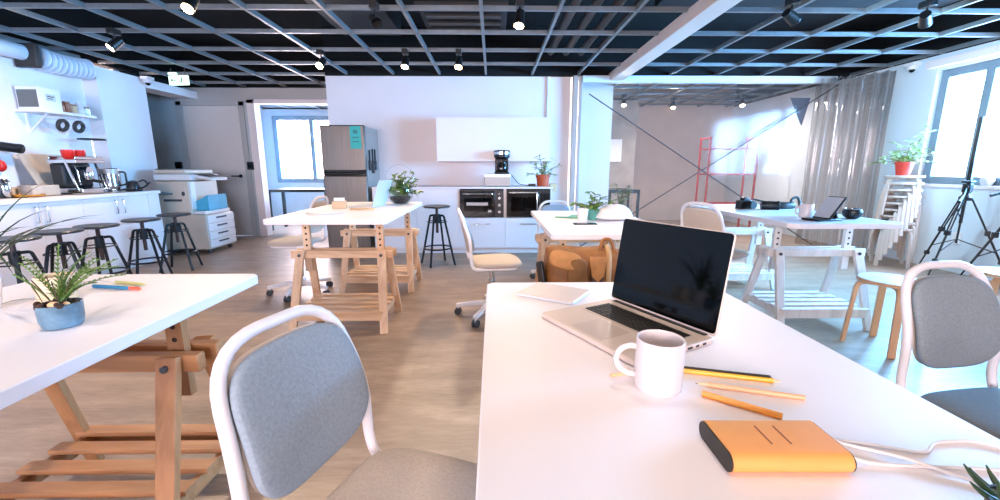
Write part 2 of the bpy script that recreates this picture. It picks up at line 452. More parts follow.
# right wall with its windows (openings run along y)
WINS = [(2.0, 5.02)]
WZ0, WZ1 = .95, 2.22
w = MB()
w.b2((XR, YF, 0), (XR+.22, 5.62, WZ0)).b2((XR, YF, WZ1), (XR+.22, 5.62, ZC))
ys = [YF]+[v for a, b in sorted(WINS) for v in (a, b)]+[5.62]
for a, b in zip(ys[::2], ys[1::2]): w.b2((XR, a, WZ0), (XR+.22, b, WZ1))
w.b2((XR, 5.62, 0), (XR+.22, 9.3, ZC))
struct('wall_right', w, 'rightwall')
struct('wall_right_upper', MB().b2((XR+.02, YF, ZC), (XR+.22, 9.3, ZS)), 'plenum')
for i, (a, b) in enumerate(WINS):
    mu = (4.53, 3.4) if i == 0 else ((a+b)/2,)
    window('window_%d' % (i+1), a, b, WZ0, WZ1, x=XR+.10, muls=mu, fr=.085)
    struct('trim_%d' % (i+1), MB().b2((XR-.03, a-.03, WZ0-.035), (XR+.06, b+.03, WZ0)), 'wall', bevel=.004)
struct('trim_4', MB().b2((XR-.07, YF, 2.25), (XR, 5.1, 2.33)), 'wall', bevel=.004)      # blind rail above the windows
FILL_WINS = [(-4.4, -1.7), (-1.3, 1.4)]  # unseen windows, added behind the camera for frontal fill daylight
w = MB().b2((-5.0, YF-.2, 0), (5.3, YF, .9)).b2((-5.0, YF-.2, 2.3), (5.3, YF, ZS))
xs = [-5.0]+[v for p in FILL_WINS for v in p]+[5.3]
for a, b in zip(xs[::2], xs[1::2]): w.b2((a, YF-.2, .9), (b, YF, 2.3))
struct('wall_front', w, 'wall')
for i, (a, b) in enumerate(FILL_WINS): window('window_%d' % (i+6), a, b, .9, 2.3, y=YF-.1, muls=((a+b)/2,), fr=.085)
# white beam under the grid
struct('trim_beam', MB().b2((1.60, YF, 2.30), (1.78, YB-.02, 2.41)), 'beam', bevel=.006)
# suspended open grid
g = MB()
for k in range(-8, 9):
    x = -.093+k*.637
    if XL < x < XR: g.b2((x-.014, YF, ZC-.002), (x+.014, YB if x > -2.3 else YD, ZC+.038))
for k in range(-1, 16):
    y = 6.21-k*.617
    if y > YD or y < YF: continue
    x0, x1 = (XL, -2.2) if y > YB else (XL, XR)
    g.b2((x0, y-.014, ZC), (x1, y+.014, ZC+.036))
g.b2((XL, YF, ZC-.01), (XL+.03, 5.33, ZC+.03))
struct('ceiling_grid', g, 'grid')
# plenum clutter
t = thing('ceiling_air_conditioner', 'dark ceiling cassette air conditioner behind the open grid', 'air conditioner', (-.28, 4.5, 2.5))
MB().b2((-.42, -.42, .08), (.42, .42, .4)).build('body', 'blackduct', t, bevel=.01)
lm = MB()
for k in range(4): lm.b2((-.36, -.34+k*.2, .05), (.36, -.26+k*.2, .075))
lm.b2((-.42, -.42, .055), (.42, -.37, .08)).b2((-.42, .37, .055), (.42, .42, .08)).build('louvre', 'brownpipe', t)
pr = None
PIPELAB = ['dark brown ceiling pipe nearest the white beam', 'second dark brown ceiling pipe from the white beam', 'third dark brown ceiling pipe from the white beam', 'dark brown ceiling pipe farthest from the white beam']
for k, x in enumerate((1.36, 1.16, .96, .76)):
    o = tag(MB().tube([(0, 0, 0), (0, 3.2, 0)], .045, 10).build('ceiling_pipe', 'brownpipe', loc=(x, 2.7, 2.62)), PIPELAB[k], 'pipe', 'pipes above the open ceiling grid')
tag(MB().b2((-.35, -1.4, 0), (.35, 1.4, .3)).build('air_duct', 'blackduct', loc=(-1.45, 4.1, 2.70), bevel=.01), 'black rectangular air duct above the grid left of centre', 'duct')
tag(MB().b2((-1.5, -.2, 0), (1.5, .2, .22)).build('air_duct', 'blackduct', loc=(3.2, 4.6, 2.78), bevel=.01), 'black rectangular air duct above the grid on the window side', 'duct')
tag(MB().tube([(-2.3, 0, 0), (2.3, 0, 0)], .03, 8).build('ceiling_pipe', 'blackduct', loc=(-2.6, 4.05, 2.7)), 'thin black ceiling pipe running across over the kitchen bar side', 'pipe')

# partition of clear plastic with its silver post, top rail, cables
YP = 6.10
struct('trim_post', MB().b2((1.10, YP-.04, 0), (1.17, YP+.04, 2.37)).b2((1.185, YP-.03, 0), (1.23, YP+.03, 2.37)), 'steelside', bevel=.006)
struct('trim_rail', MB().b2((1.23, YP-.05, 2.28), (4.75, YP+.05, 2.37)), 'bluewall', bevel=.006)
def sheet_mesh(pts, z0, z1, wav=None, nz=10):
    mb = MB(); n = len(pts); vs = []; fs = []
    for j in range(nz+1):
        z = z0+(z1-z0)*j/nz
        for i, p in enumerate(pts):
            dx = wav(i, j) if wav else (0, 0)
            vs.append((p[0]+dx[0], p[1]+dx[1], z))
    for j in range(nz):
        for i in range(n-1):
            a = j*n+i; fs.append((a, a+1, a+n+1, a+n))
    return mb.add(vs, fs)
pts = [(1.22+(4.55-1.22)*i/60, YP) for i in range(61)]
o = sheet_mesh(pts, .02, 2.29, lambda i, j: (0, .006*math.sin(i*.11+.4)+.002*math.sin(i*.3+j*.2))).build('plastic_sheet', 'sheet')
tag(o, 'clear plastic sheet stretched between silver post and bunched folds', 'plastic sheet')
pts = []
N = 130
for i in range(N):
    f = i/(N-1)
    bx, by = 4.47+.56*f, 6.06-.60*f**1.3
    amp = .07
    a = f*2*PI*7.5
    pts.append((bx+amp*math.sin(a)*.6, by+amp*math.sin(a+.3*math.sin(a*.37))*.9))
o = sheet_mesh(pts, .02, 2.33, lambda i, j: (.004*math.sin(i*.11+j*.4), .004*math.cos(i*.17+j*.3)), 12).build('plastic_curtain', 'folds')
tag(o, 'bunched folds of clear plastic curtain beside the window wall pier', 'curtain')
tag(MB().tube([(0, 0, 0), (3.42, 0, -2.13)], .008, 6).build('tension_cable', 'wire', loc=(1.32, YP-.05, 2.13)), 'dark diagonal cable falling from the silver post across the plastic sheet', 'cable', 'crossed cables on the plastic sheet')
tag(MB().tube([(0, 0, 0), (-3.48, 0, -2.25)], .008, 6).build('tension_cable', 'wire', loc=(4.75, YP-.07, 2.25)), 'dark diagonal cable falling from the curtain folds across the plastic sheet', 'cable', 'crossed cables on the plastic sheet')
# room behind the plastic
struct('wall_store', MB().b2((1.3, 9.2, 0), (XR+.2, 9.3, ZS)).b2((1.15, YB+.14, 0), (1.27, 9.2, ZS)), 'cream')
struct('wall_stub', MB().b2((1.27, 6.95, 0), (1.90, 7.05, ZS)), 'wall')
struct('wall_recess', MB().b2((1.90, 8.3, 0), (2.75, 8.42, ZS)), 'concrete')
gg = MB()
for k in range(0, 7): gg.b2((1.3+k*.6, YB+.2, ZC), (1.33+k*.6, 9.2, ZC+.03))
for k in range(0, 5): gg.b2((1.2, 6.5+k*.6, ZC), (5.0, 6.53+k*.6, ZC+.03))
struct('ceiling_grid_store', gg, 'grid')
gg = MB()
for k in range(0, 6): gg.b2((-4.8+k*.6, YD+.13, ZC-.06), (-4.77+k*.6, 9.2, ZC-.03))
for k in range(0, 4): gg.b2((-4.8, 7.4+k*.6, ZC-.06), (-2.2, 7.43+k*.6, ZC-.03))
struct('ceiling_grid_far', gg, 'grid')
# red scaffold
t = thing('scaffold_tower', 'red tubular scaffold frame standing behind the plastic sheet', 'scaffold', (4.17, 7.4, 0))
for y, nm in ((0, 'front_frame'), (.34, 'rear_frame')):
    fm = MB()
    for x in (-.42, .42): fm.cyl((x, y, 0), (x, y, 1.66), .019, 8)
    for z in (.50, 1.02, 1.46): fm.cyl((-.42, y, z), (.42, y, z), .013, 8)
    fm.build(nm, 'red', t)
rm = MB()
for x in (-.42, .42):
    for z in (.50, 1.64): rm.cyl((x, 0, z), (x, .34, z), .013, 8)
rm.build('crossbar', 'red', t)
t = thing('work_table', 'dark table seen through the plastic sheet near the post', 'table', (2.28, 7.6, 0))
MB().b2((-.27, -.3, .70), (.27, .3, .76)).build('tabletop', 'darkgreen', t, bevel=.004)
for sx in (-1, 1):
    for sy in (-1, 1): MB().b2((sx*.25-.02, sy*.27-.02, 0), (sx*.25+.02, sy*.27+.02, .70)).build('leg', 'darkgreen', t)
tag(MB().b2((-.14, -.012, 0), (.14, .012, .42)).build('wall_notice', 'paper', loc=(2.34, 8.285, 1.25)), 'pale notice sheet on concrete wall behind the plastic', 'notice')
tag(MB().b2((-.07, -.012, 0), (.07, .012, .12)).build('wall_notice', 'orange', loc=(2.12, 8.285, 1.33)), 'small orange note on concrete wall behind the plastic', 'notice')
tag(MB().prism([(0, .0), (.30, .0), (.22, -.40)], -.01, .01, T=Matrix.Rotation(PI/2, 4, 'X')).build('pennant', mat('slate_blue', '#51688C', .6), loc=(4.5, 6.6, 2.17)), 'slate blue triangular pennant hanging behind plastic sheet', 'pennant')

# ------------------------------------------------------------------ trestle desks
def trestle(parent, y, rise, legm='pine', railm='pinex', zr=.555):
    """trestle along x under a desk whose top underside is at z=rise"""
    fr = MB()
    for s in (-1, 1):
        fr.b2((-.36, s*.045-.018, zr-.055), (.36, s*.045+.018, zr))           # long rails either side of the uprights
    fr.b2((-.33, -.03, rise-.022), (.33, .03, rise))                            # bearer under the top
    o = fr.build('trestle', railm, parent, bevel=.004, loc=(0, y, 0))
    for sx in (-1, 1):
        for sy in (-1, 1):
            MB().bar((sx*.285, sy*.075, zr), (sx*.315, sy*.235, 0), .062, .026, w1=.052).build('leg', legm, o, bevel=.003)
        u = MB().b2((sx*.262-.025, -.014, zr-.16), (sx*.262+.025, .014, rise-.02)).mi(1)
        z = zr+.03
        while z < rise-.04:
            u.cyl((sx*.262, -.0155, z), (sx*.262, .0155, z), .008, 10); z += .042
        u.build('upright', [legm, 'soil'], o)
    sh = MB()
    for sx in (-1, 1):
        sh.bar((sx*.285, -.215, .115), (sx*.285, .215, .115), .022, .05)
    for k in range(5):
        yy = -.2+k*.1
        sh.b2((-.31, yy-.026, .14), (.31, yy+.026, .158))
    sh.b2((-.30, -.222, .09), (.30, -.204, .14)); sh.b2((-.30, .204, .09), (.30, .222, .14))
    sh.build('shelf', railm, o, bevel=.002)
    for sx in (-1, 1):
        for sy in (-1, 1): MB().cyl((sx*.285, sy*.062, zr-.028), (sx*.285, sy*.104, zr-.028), .011, 8).build('bolt', 'wire', o)
    return o
def desk(label, x, y, w, l, z, ty, legm='pine', railm='pinex', th=.034, rz=0., chamfer=0.02, zr=.555):
    """desk centred x, near edge y, width w along x, length l along y"""
    t = thing('trestle_desk', label, 'desk', (x, y+l/2, 0), rz)
    c = chamfer; a, b = w/2, l/2
    poly = [(-a+c, -b), (a-c, -b), (a, -b+c), (a, b-c), (a-c, b), (-a+c, b), (-a, b-c), (-a, -b+c)]
    MB().prism(poly, z-th, z).build('tabletop', 'lam', t, bevel=.003)
    for yy in ty: trestle(t, yy-(y+l/2), z-th, legm, railm, zr)
    return t
TZ = .74
desk('white desk in front with open laptop, mug and orange power bank', .360, -.12, .765, 1.53, TZ, (.35, 1.1))
desk('white trestle desk at the left with blue plant pot and pens', -1.255, .02, .755, 1.53, TZ, (.45, 1.26), 'pinedark', 'pineshadex', zr=.575)
desk('white trestle desk before the fridge with silver laptop and terrarium', -1.075, 2.66, .78, 1.42, .81, (3.0, 3.98))
desk('white trestle desk above the tan bag with green notebook', .73, 2.42, .78, 1.38, .75, (2.78, 3.62))
desk('whitewashed trestle desk by the plastic curtain with tablet and black bowl', 2.335, 2.68, .78, 1.5, .773, (3.0, 4.02), 'whitewood', 'whitewood', chamfer=.05)

# ------------------------------------------------------------------ swivel chairs
BX0, BZB, BS1, BS2, BZM, BTOP = -.175, .475, -.03, .37, .62, .828
def back_x(z):
    """rear tube line: nearly upright at the foot, leaning back above"""
    f = max(0., min(1., (z-(BZM-.06))/.12))
    lo = BX0-BS1*(min(z, BZM)-BZB)
    e = max(0., z-(BZM-.06))
    return lo-BS2*(e*f/2 if e < .12 else .06+(e-.12))
def swivel_chair(label, loc, rz, seatm='seatfab', backm='fabric', framem='whitemetal', hw=.174, hwt=.146):
    t = thing('swivel_chair', label, 'chair', loc, rz)
    zt = .412
    xm = back_x(BZM); xt = back_x(BTOP)
    path = [(.17, 0, zt), (.17, hw, zt), (BX0+.02, hw, zt), (BX0, hw, BZB), (xm, hw, BZM), (xt, hwt, BTOP), (xt, -hwt, BTOP), (xm, -hw, BZM), (BX0, -hw, BZB), (BX0+.02, -hw, zt), (.17, -hw, zt)]
    pts = fillet(path, [.001, .09, .05, .05, .08, .14, .14, .08, .05, .05, .09], 7, closed=True)
    MB().tube(pts, .0125, 12, closed=True).build('frame', framem, t)
    s = MB(); cushion(s, .185, hw+.02, .048, 4.2, 40, T=Matrix.Translation((.03, 0, .434)), curve=lambda x, y: -.35*max(0, x-.12)**2*4)
    s.build('seat', seatm, t, sub=1)
    # backrest pad: rounded, narrower at the foot, following the tube
    z0, z1 = .515, .797
    h = (z1-z0)/2; zc = (z0+z1)/2
    def wrap(th, shrink, off):
        c = MB(); cushion(c, h*shrink, (hw-.012)*shrink, th, 3.8, 44)
        for p in c.v:
            u, v, w = p
            f = (u+h)/(2*h)
            wid = 1-.05*f+(-.16*(1-f/.35)**2 if f < .35 else 0)
            p.x = back_x(zc+u)+off+w+.35*v*v; p.y = v*wid; p.z = zc+u+.12*w
        return c
    wrap(.03, 1, .006).build('backrest', backm, t, sub=1)
    wrap(.012, .98, -.012).build('back_shell', 'shell', t)
    MB().b2((-.10, -.07, .385), (.14, .07, .411)).b2((-.02, -hw, .40), (.02, hw, .412)).build('seat_plate', 'whitemetal', t, bevel=.004)
    MB().lathe([(.026, .14), (.026, .29), (.019, .29), (.019, .392)], seg=16).build('gas_column', 'chrome', t)
    MB().lathe([(.05, .075), (.05, .11), (.034, .15)], seg=16).build('hub', framem, t)
    for k in range(5):
        a = 2*PI*k/5+.35; c, s_ = math.cos(a), math.sin(a)
        lg = MB().bar((c*.03, s_*.03, .11), (c*.285, s_*.285, .075), .052, .036, side=(-s_, c, 0), w1=.036, h1=.026).build('base_leg', framem, t, bevel=.006)
        px, py = c*.27, s_*.27
        MB().cyl((px-s_*.022, py+c*.022, .027), (px-s_*.006, py+c*.006, .027), .027, 14).cyl((px+s_*.006, py-c*.006, .027), (px+s_*.022, py-c*.022, .027), .027, 14).mi(1).cyl((px, py, .03), (px, py, .07), .008, 8).build('castor', ['castor', 'whitemetal'], lg)
    return t
ch = swivel_chair('white framed swivel chair with blue-grey back between the two nearest desks', (-.207, .733, 0), R(-19))
swivel_chair('swivel chair with grey padded back at the window side of the front desk', (1.462, 1.035, 0), R(-82), seatm='greyfab', backm='fabric2')
def lift(c, dz):
    """seat height: raise frame, seat and back; the gas column stretches"""
    for o in c.children:
        n = o.name.split('.')[0]
        if n in ('frame', 'seat', 'backrest', 'back_shell', 'seat_plate'): o.location.z += dz
        elif n == 'gas_column': o.scale.z = 1+max(0, dz)/.40
    return c
dup(ch, (-.01, 3.12, 0), R(8), 'white swivel chair with beige seat turned sideways in front of the ovens')
lift(dup(ch, (-1.755, 3.75, 0), R(176), 'white swivel chair beside the fridge desk, its back toward the silver laptop'), .05)
lift(dup(ch, (1.73, 3.20, 0), R(30), 'white swivel chair with beige back just behind the open laptop screen'), .045)
lift(dup(ch, (.64, 4.10, 0), R(-88), 'white swivel chair showing only its top edge behind the middle desk'), -.035)

# ------------------------------------------------------------------ stools
def bar_stool(label, loc, rz, h=.63, group=None):
    t = thing('bar_stool', label, 'stool', loc, rz, group)
    MB().lathe([(.15, h-.022), (.158, h-.016), (.158, h-.006), (.15, h), (.05, h-.004), (.001, h-.004)], seg=28).build('seat', 'stoolseat', t)
    MB().cyl((0, 0, h-.32), (0, 0, h-.02), .016, 12).lathe([(.05, h-.035), (.03, h-.022)], seg=14).build('screw', 'rust', t)
    MB().lathe([(.03, h-.20), (.034, h-.20), (.034, h-.10), (.03, h-.10)], seg=14).build('collar', 'blackmetal', t)
    for k in range(4):
        a = PI/4+k*PI/2; c, s = math.cos(a), math.sin(a)
        MB().tube(fillet([(c*.025, s*.025, h-.115), (c*.085, s*.085, h-.115), (c*.215, s*.215, .0)], .02, 4), .0125, 8).build('leg', 'blackmetal', t)
    rr = .085+(.215-.085)*((h-.115-.2)/(h-.115))-.008
    MB().tube([(rr*math.cos(2*PI*k/32), rr*math.sin(2*PI*k/32), .2) for k in range(32)], .009, 8, closed=True).build('foot_ring', 'blackmetal', t)
    r2 = .11
    MB().tube([(r2*math.cos(2*PI*k/24), r2*math.sin(2*PI*k/24), h-.19) for k in range(24)], .006, 6, closed=True).build('brace_ring', 'blackmetal', t)
    return t
GS = 'black bar stools along the white bar counter'
st = bar_stool('black bar stool beside the printer, last of the row', (-3.55, 4.72, 0), .3, group=GS)
dup(st, (-3.53, 4.25, 0), .95, 'black bar stool second from the printer in the row')
dup(st, (-3.55, 3.79, 0), .2, 'black bar stool in the middle of the row of five at the counter')
dup(st, (-3.56, 3.46, 0), .6, 'black bar stool fourth from the printer, behind the potted plant')
dup(st, (-3.52, 3.08, 0), .1, 'black bar stool cut by the photo edge, farthest from the printer')
bar_stool('dark green bar stool standing alone before the white kitchen cabinets', (-.66, 4.92, 0), .5, h=.70)

def round_stool(label, loc, rz, group=None, wm='birch', tm='birchtop'):
    t = thing('round_stool', label, 'stool', loc, rz, group)
    MB().lathe([(.168, .425), (.174, .429), (.174, .444), (.170, .449), (.001, .45)], seg=36).mi(0).build('seat', tm, t)
    MB().lathe([(.1735, .428), (.1755, .428), (.1755, .445), (.1735, .445)], seg=36, caps=False).build('seat_rim', wm, t)
    for k in range(4):
        T = Matrix.Rotation(k*PI/2, 4, 'Z')
        pts = fillet([(.05, 0, .413), (.172, 0, .413), (.20, 0, .0)], .045, 6)
        vs = []; fs = []
        n = len(pts)
        for i, p in enumerate(pts):
            tt = (pts[min(n-1, i+1)]-pts[max(0, i-1)]).normalized(); nn = Vector((tt.z, 0, -tt.x))
            for a, b in ((-1, -1), (1, -1), (1, 1), (-1, 1)):
                vs.append(p+Vector((0, 1, 0))*a*.019+nn*b*.011)
        for i in range(n-1):
            for q in range(4): fs.append((i*4+q, i*4+(q+1) % 4, (i+1)*4+(q+1) % 4, (i+1)*4+q))
        fs += [(3, 2, 1, 0), ((n-1)*4, (n-1)*4+1, (n-1)*4+2, (n-1)*4+3)]
        MB().add(vs, fs, T).build('leg', wm, t, bevel=.003)
    return t
rs = round_stool('round white topped stool with birch legs behind the grey chair', (2.50, 2.50, 0), R(150))
dup(rs, (3.44, 2.66, 0), R(20), 'round stool at the photo edge beside the grey chair and tripod')
dup(rs, (.52, 2.19, 0), R(45), 'round stool carrying the tan leather bag')
NS = 9
ORD = ['bottom', 'second', 'third', 'fourth', 'fifth', 'sixth', 'seventh', 'eighth']
for k in range(NS):
    lab = 'round pale stool at the top of the stack, under the red pot' if k == NS-1 else 'round pale stool, %s counted from the floor in the stack by the window' % ORD[k]
    if k == 0: lab = 'round pale stool at the bottom of the stack by the window'
    if k == 0: ps = round_stool(lab, (4.70, 4.80, 0), R(12), 'stacked birch stools by the window', 'palewood', 'palewood')
    else: dup(ps, (4.70, 4.80, k*.0745), R(12+k*10), lab)

# ------------------------------------------------------------------ plants
def curve_pts(p, az, up, L, droop, n=6):
    """arching stem from p"""
    out = [Vector(p)]; d = Vector((math.cos(az)*math.cos(up), math.sin(az)*math.cos(up), math.sin(up)))
    for i in range(n):
        out.append(out[-1]+d*L/n); d = (d+Vector((0, 0, -droop/n))).normalized()
    return out
def fronds(seed, base, n, L, w, droop, upr=(.5, 1.3), spread=.02, pin=0):
    rnd = random.Random(seed); mb = MB()
    for i in range(n):
        az = rnd.uniform(0, 2*PI); up = rnd.uniform(*upr); l = L*rnd.uniform(.6, 1.1)
        b = (base[0]+rnd.uniform(-1, 1)*spread, base[1]+rnd.uniform(-1, 1)*spread, base[2])
        p = curve_pts(b, az, up, l, droop*rnd.uniform(.6, 1.4), 7)
        if pin:
            mb.tube(p, .0011, 5)
            for q in range(2, len(p)):
                t = (p[q]-p[q-1]).normalized(); sd = t.cross(Vector((0, 0, 1))).normalized() if abs(t.z) < .98 else Vector((1, 0, 0))
                for s in (-1, 1):
                    for h in (0, .5):
                        a = p[q-1].lerp(p[q], h); e = a+(sd*s*.8+t*.7).normalized()*pin*(1-.08*q)
                        mb.leaf([a, a.lerp(e, .5)+Vector((0, 0, .002)), e], w)
        else: mb.leaf(p, w)
    return mb
def bushy(seed, base, n, Lr, hr, leafL, leafW, twigs=None):
    rnd = random.Random(seed); mb = MB(); tw = MB()
    for i in range(n):
        az = rnd.uniform(0, 2*PI); up = rnd.uniform(.25, 1.45); l = rnd.uniform(*Lr)
        p = curve_pts(base, az, up, l, rnd.uniform(.2, .9), 5); tw.tube(p, .0022, 5)
        for q in range(1, 6):
            for s in range(2):
                a2 = rnd.uniform(0, 2*PI); e = curve_pts(p[q], a2, rnd.uniform(-.3, .7), leafL*rnd.uniform(.7, 1.2), .5, 3)
                mb.leaf(e, leafW)
    return mb, tw
# blue pot with fern on the left desk
t = thing('potted_plant', 'speckled blue pot of wispy fern on the left desk', 'plant', (-1.083, 1.02, TZ))
MB().lathe([(.034, 0), (.038, .003), (.0425, .02), (.0435, .056), (.0442, .060), (.0415, .061), (.040, .05)], seg=32).build('pot', 'potblue', t)
sm = MB().lathe([(.001, .053), (.02, .058), (.0405, .051)], seg=20, caps=False)
rnd = random.Random(3)
for k in range(40):
    a = rnd.uniform(0, 2*PI); r = rnd.uniform(0, .042); sm.ball((r*math.cos(a), r*math.sin(a), .056+rnd.uniform(0, .010)), rnd.uniform(.003, .008), 6, 4)
sm.build('soil', 'soil', t)
MB().ball((.012, -.025, .063), .010, 8, 6, (1.3, 1, .8)).ball((.03, -.012, .06), .007, 8, 6).build('pebble', 'peach', t)
fronds(11, (0, 0, .055), 17, .155, .0055, 1.0, (.7, 1.45), .016, pin=.024).build('foliage', 'leaf', t)
fronds(12, (-.01, 0, .055), 7, .22, .0035, 1.7, (.7, 1.4), .015).build('frond', 'leafdark', t)
wm = MB()
for k in range(7):
    a = k*.9; wm.tube(curve_pts((.01*math.cos(a), .01*math.sin(a), .055), a, 1.2, .075, .3, 4), .0014, 5)
wm.build('stem', 'stem', t)
# second taller plant only showing arching fronds at the photo edge
t = thing('potted_plant', 'dark arching frond plant at the photo edge on the left desk', 'plant', (-1.43, 1.14, TZ))
MB().lathe([(.04, 0), (.05, .07), (.052, .085), (.047, .085), (.045, .07), (.001, .068)], seg=28).build('pot', 'mug', t)
rnd = random.Random(5); fm = MB()
for k in range(26):
    az = rnd.uniform(-.9, 1.2)+(0 if k % 3 else PI); fm.leaf(curve_pts((0, 0, .07), az, rnd.uniform(.95, 1.45), rnd.uniform(.22, .36), rnd.uniform(1.2, 2.4), 8), .011)
fm.build('foliage', 'leafdark', t)
def mug_thing(label, loc, rz, m='mug', r=.043, h=.095, name='mug', hs=1.):
    t = thing(name, label, 'mug', loc, rz)
    MB().lathe([(r*.93, 0), (r*.98, .003), (r, .01), (r, h-.002), (r-.0015, h), (r-.004, h-.002), (r-.004, .012), (.001, .008)], seg=40).build('body', m, t)
    hp = [(r-.003, 0, h*.80)]+[(r+.002+.031*hs*math.cos(a), 0, h*.51+h*.295*math.sin(a)) for a in [PI/2-PI*k/16 for k in range(1, 16)]]+[(r-.003, 0, h*.22)]
    MB().tube(hp, .0055, 10).build('handle', m, t)
    return t
mug_thing('white ceramic mug standing before the open laptop', (.297, .697, TZ), R(165), r=.0415, h=.094)
mug_thing('cream mug behind the blue plant pot on the left desk', (-1.30, 1.225, TZ), R(172), 'cream_mug', r=.044, h=.08)
# pens on the left desk
def pen(name, label, cat, p0, p1, r, ms, z, parts):
    p0 = Vector((p0[0], p0[1], z+r)); p1 = Vector((p1[0], p1[1], z+r))
    t = thing(name, label, cat, (p0.x, p0.y, z), math.atan2(p1.y-p0.y, p1.x-p0.x)); L = (p1-p0).length
    for nm, a, b, ra, rb, m in parts:
        MB().tube([(a*L, 0, r), (b*L, 0, r)], [ra*r, rb*r], 8).build(nm, m, t)
    return t
bl = mat('blue_pen', '#2E86B5', .35); rd = mat('coral_pen_cap', '#F0674A', .4); yl = mat('pale_yellow_pen', '#D6CF7E', .4)
pen('pen', 'blue pen with coral tip lying on the left desk', 'pen', (-1.325, 1.365), (-1.14, 1.33), .006, None, TZ, [('barrel', 0, .76, 1, 1, bl), ('cap', .76, .95, .95, .9, rd), ('tip', .95, 1, .6, .2, rd)])
pen('pen', 'pale yellow pen lying behind the blue pen', 'pen', (-1.30, 1.42), (-1.17, 1.385), .005, None, TZ, [('barrel', 0, .85, 1, 1, yl), ('tip', .85, 1, .8, .2, yl)])
# pencils on the front desk
pen('pencil', 'yellow pencil with black stripe nearest the open laptop', 'pencil', (.352, .752), (.528, .703), .0046, None, TZ, [('barrel', 0, .93, 1, 1, 'yellow'), ('tip', .93, 1, .95, .15, 'pencilwood')])
pen('pencil', 'black pencil lying tight behind the yellow pencil', 'pencil', (.355, .763), (.52, .717), .0046, None, TZ, [('barrel', 0, .98, 1, 1, 'graphite'), ('tip', .98, 1, .95, .3, 'graphite')])
pen('pencil', 'pale peach pencil in the middle, pointing at the mug', 'pencil', (.531, .647), (.368, .70), .0046, None, TZ, [('barrel', 0, .88, 1, 1, 'peach'), ('tip', .88, .98, .95, .25, 'pencilwood'), ('lead', .98, 1, .25, .08, 'graphite')])
pen('pencil', 'orange pencil touching behind the orange power bank', 'pencil', (.455, .592), (.362, .663), .0055, None, TZ, [('barrel', 0, .985, 1, 1, 'orangedark'), ('end', .985, 1, 1, .8, 'orangedark')])
# small rod behind the mug
pen('pencil', 'pale thin pencil whose end peeks out behind the mug', 'pencil', (.30, .752), (.222, .735), .003, None, TZ, [('barrel', 0, 1, 1, 1, 'peach')])

# ------------------------------------------------------------------ laptops
def laptop(label, loc, rz, w, d, tilt, scr_h, bodym='alu', lidm='alu', detail=True):
    """hinge line along local x (0..w) at y=0, keyboard toward -y, lid rising at y=0"""
    t = thing('laptop', label, 'laptop', loc, rz)
    b = MB().prism(fillet2([(0, -d), (w, -d), (w, .008), (0, .008)], .012), .002, .015)
    b.build('base', bodym, t, bevel=.003)
    if detail:
        MB().b2((w*.09, -d*.52, .0142), (w*.91, -d*.10, .0155)).build('keyboard_well', 'pad', t)
        k = MB(); rows = 6; cols = 14
        for r in range(rows):
            yy = -d*.13-(d*.36)*(r+.5)/rows
            kh = d*.36/rows*.40
            if r == rows-1:
                spans = [(0, 1), (1, 2), (2, 3), (3, 4.2), (4.2, 9), (9, 10.2), (10.2, 11), (11, 12), (12, 13), (13, 14)]
            else: spans = [(c, c+1) for c in range(cols)]
            for a, c in spans:
                xa = w*.10+(w*.80)*a/cols; xb = w*.10+(w*.80)*c/cols
                k.b2((xa+.0012, yy-kh, .0155), (xb-.0012, yy+kh, .0175))
        k.build('keyboard', 'key', t)
        MB().b2((w*.34, -d*.95, .0146), (w*.66, -d*.57, .0153)).build('trackpad', 'pad', t)
        p = MB()
        for a, c, e in ((-.035, .014, .002), (-.058, .013, .003), (-.085, .02, .002), (-.115, .02, .002)):
            p.b2((w-.001, a*d/.24, .006), (w+.0006, a*d/.24+c*.8, .011))
        p.build('port', 'black', t)
        MB().b2((w*.06, -.004, .010), (w*.94, .012, .0175)).build('hinge', 'black', t, bevel=.002)
    T = Matrix.Translation((0, .006, .016)) @ Matrix.Rotation(-(PI/2-tilt), 4, 'X')
    lid = MB()
    # lid panel in x-z plane, then leaned back by rotating about x
    Tz = T @ Matrix.Rotation(PI/2, 4, 'X')      # prism xy -> xz
    lid.prism(fillet2([(0, 0), (w, 0), (w, scr_h), (0, scr_h)], .012), -.006, -.0012, T=Tz)
    lo = lid.build('lid', lidm, t, bevel=.0015)
    MB().prism(fillet2([(.002, .006), (w-.002, .006), (w-.002, scr_h-.002), (.002, scr_h-.002)], .010), -.0014, .0, T=Tz).build('screen', 'screen', lo)
    return t
def fillet2(poly, r, n=5):
    return [(p.x, p.y) for p in fillet([(x, y, 0) for x, y in poly], r, n, closed=True)]
laptop('open silver laptop with dark glossy screen on the front desk', (.337, 1.171, TZ), R(-62.2), .332, .24, R(81.4), .237)
t = thing('closed_laptop', 'closed silver tablet computer lying beside the open laptop', 'laptop', (.19, 1.262, TZ), R(-33))
MB().prism(fillet2([(-.092, -.072), (.092, -.072), (.092, .072), (-.092, .072)], .012), .001, .008).build('base', 'silver', t, bevel=.002)
MB().prism(fillet2([(-.092, -.072), (.092, -.072), (.092, .072), (-.092, .072)], .012), .0084, .0125).build('lid', 'alu', t, bevel=.002)

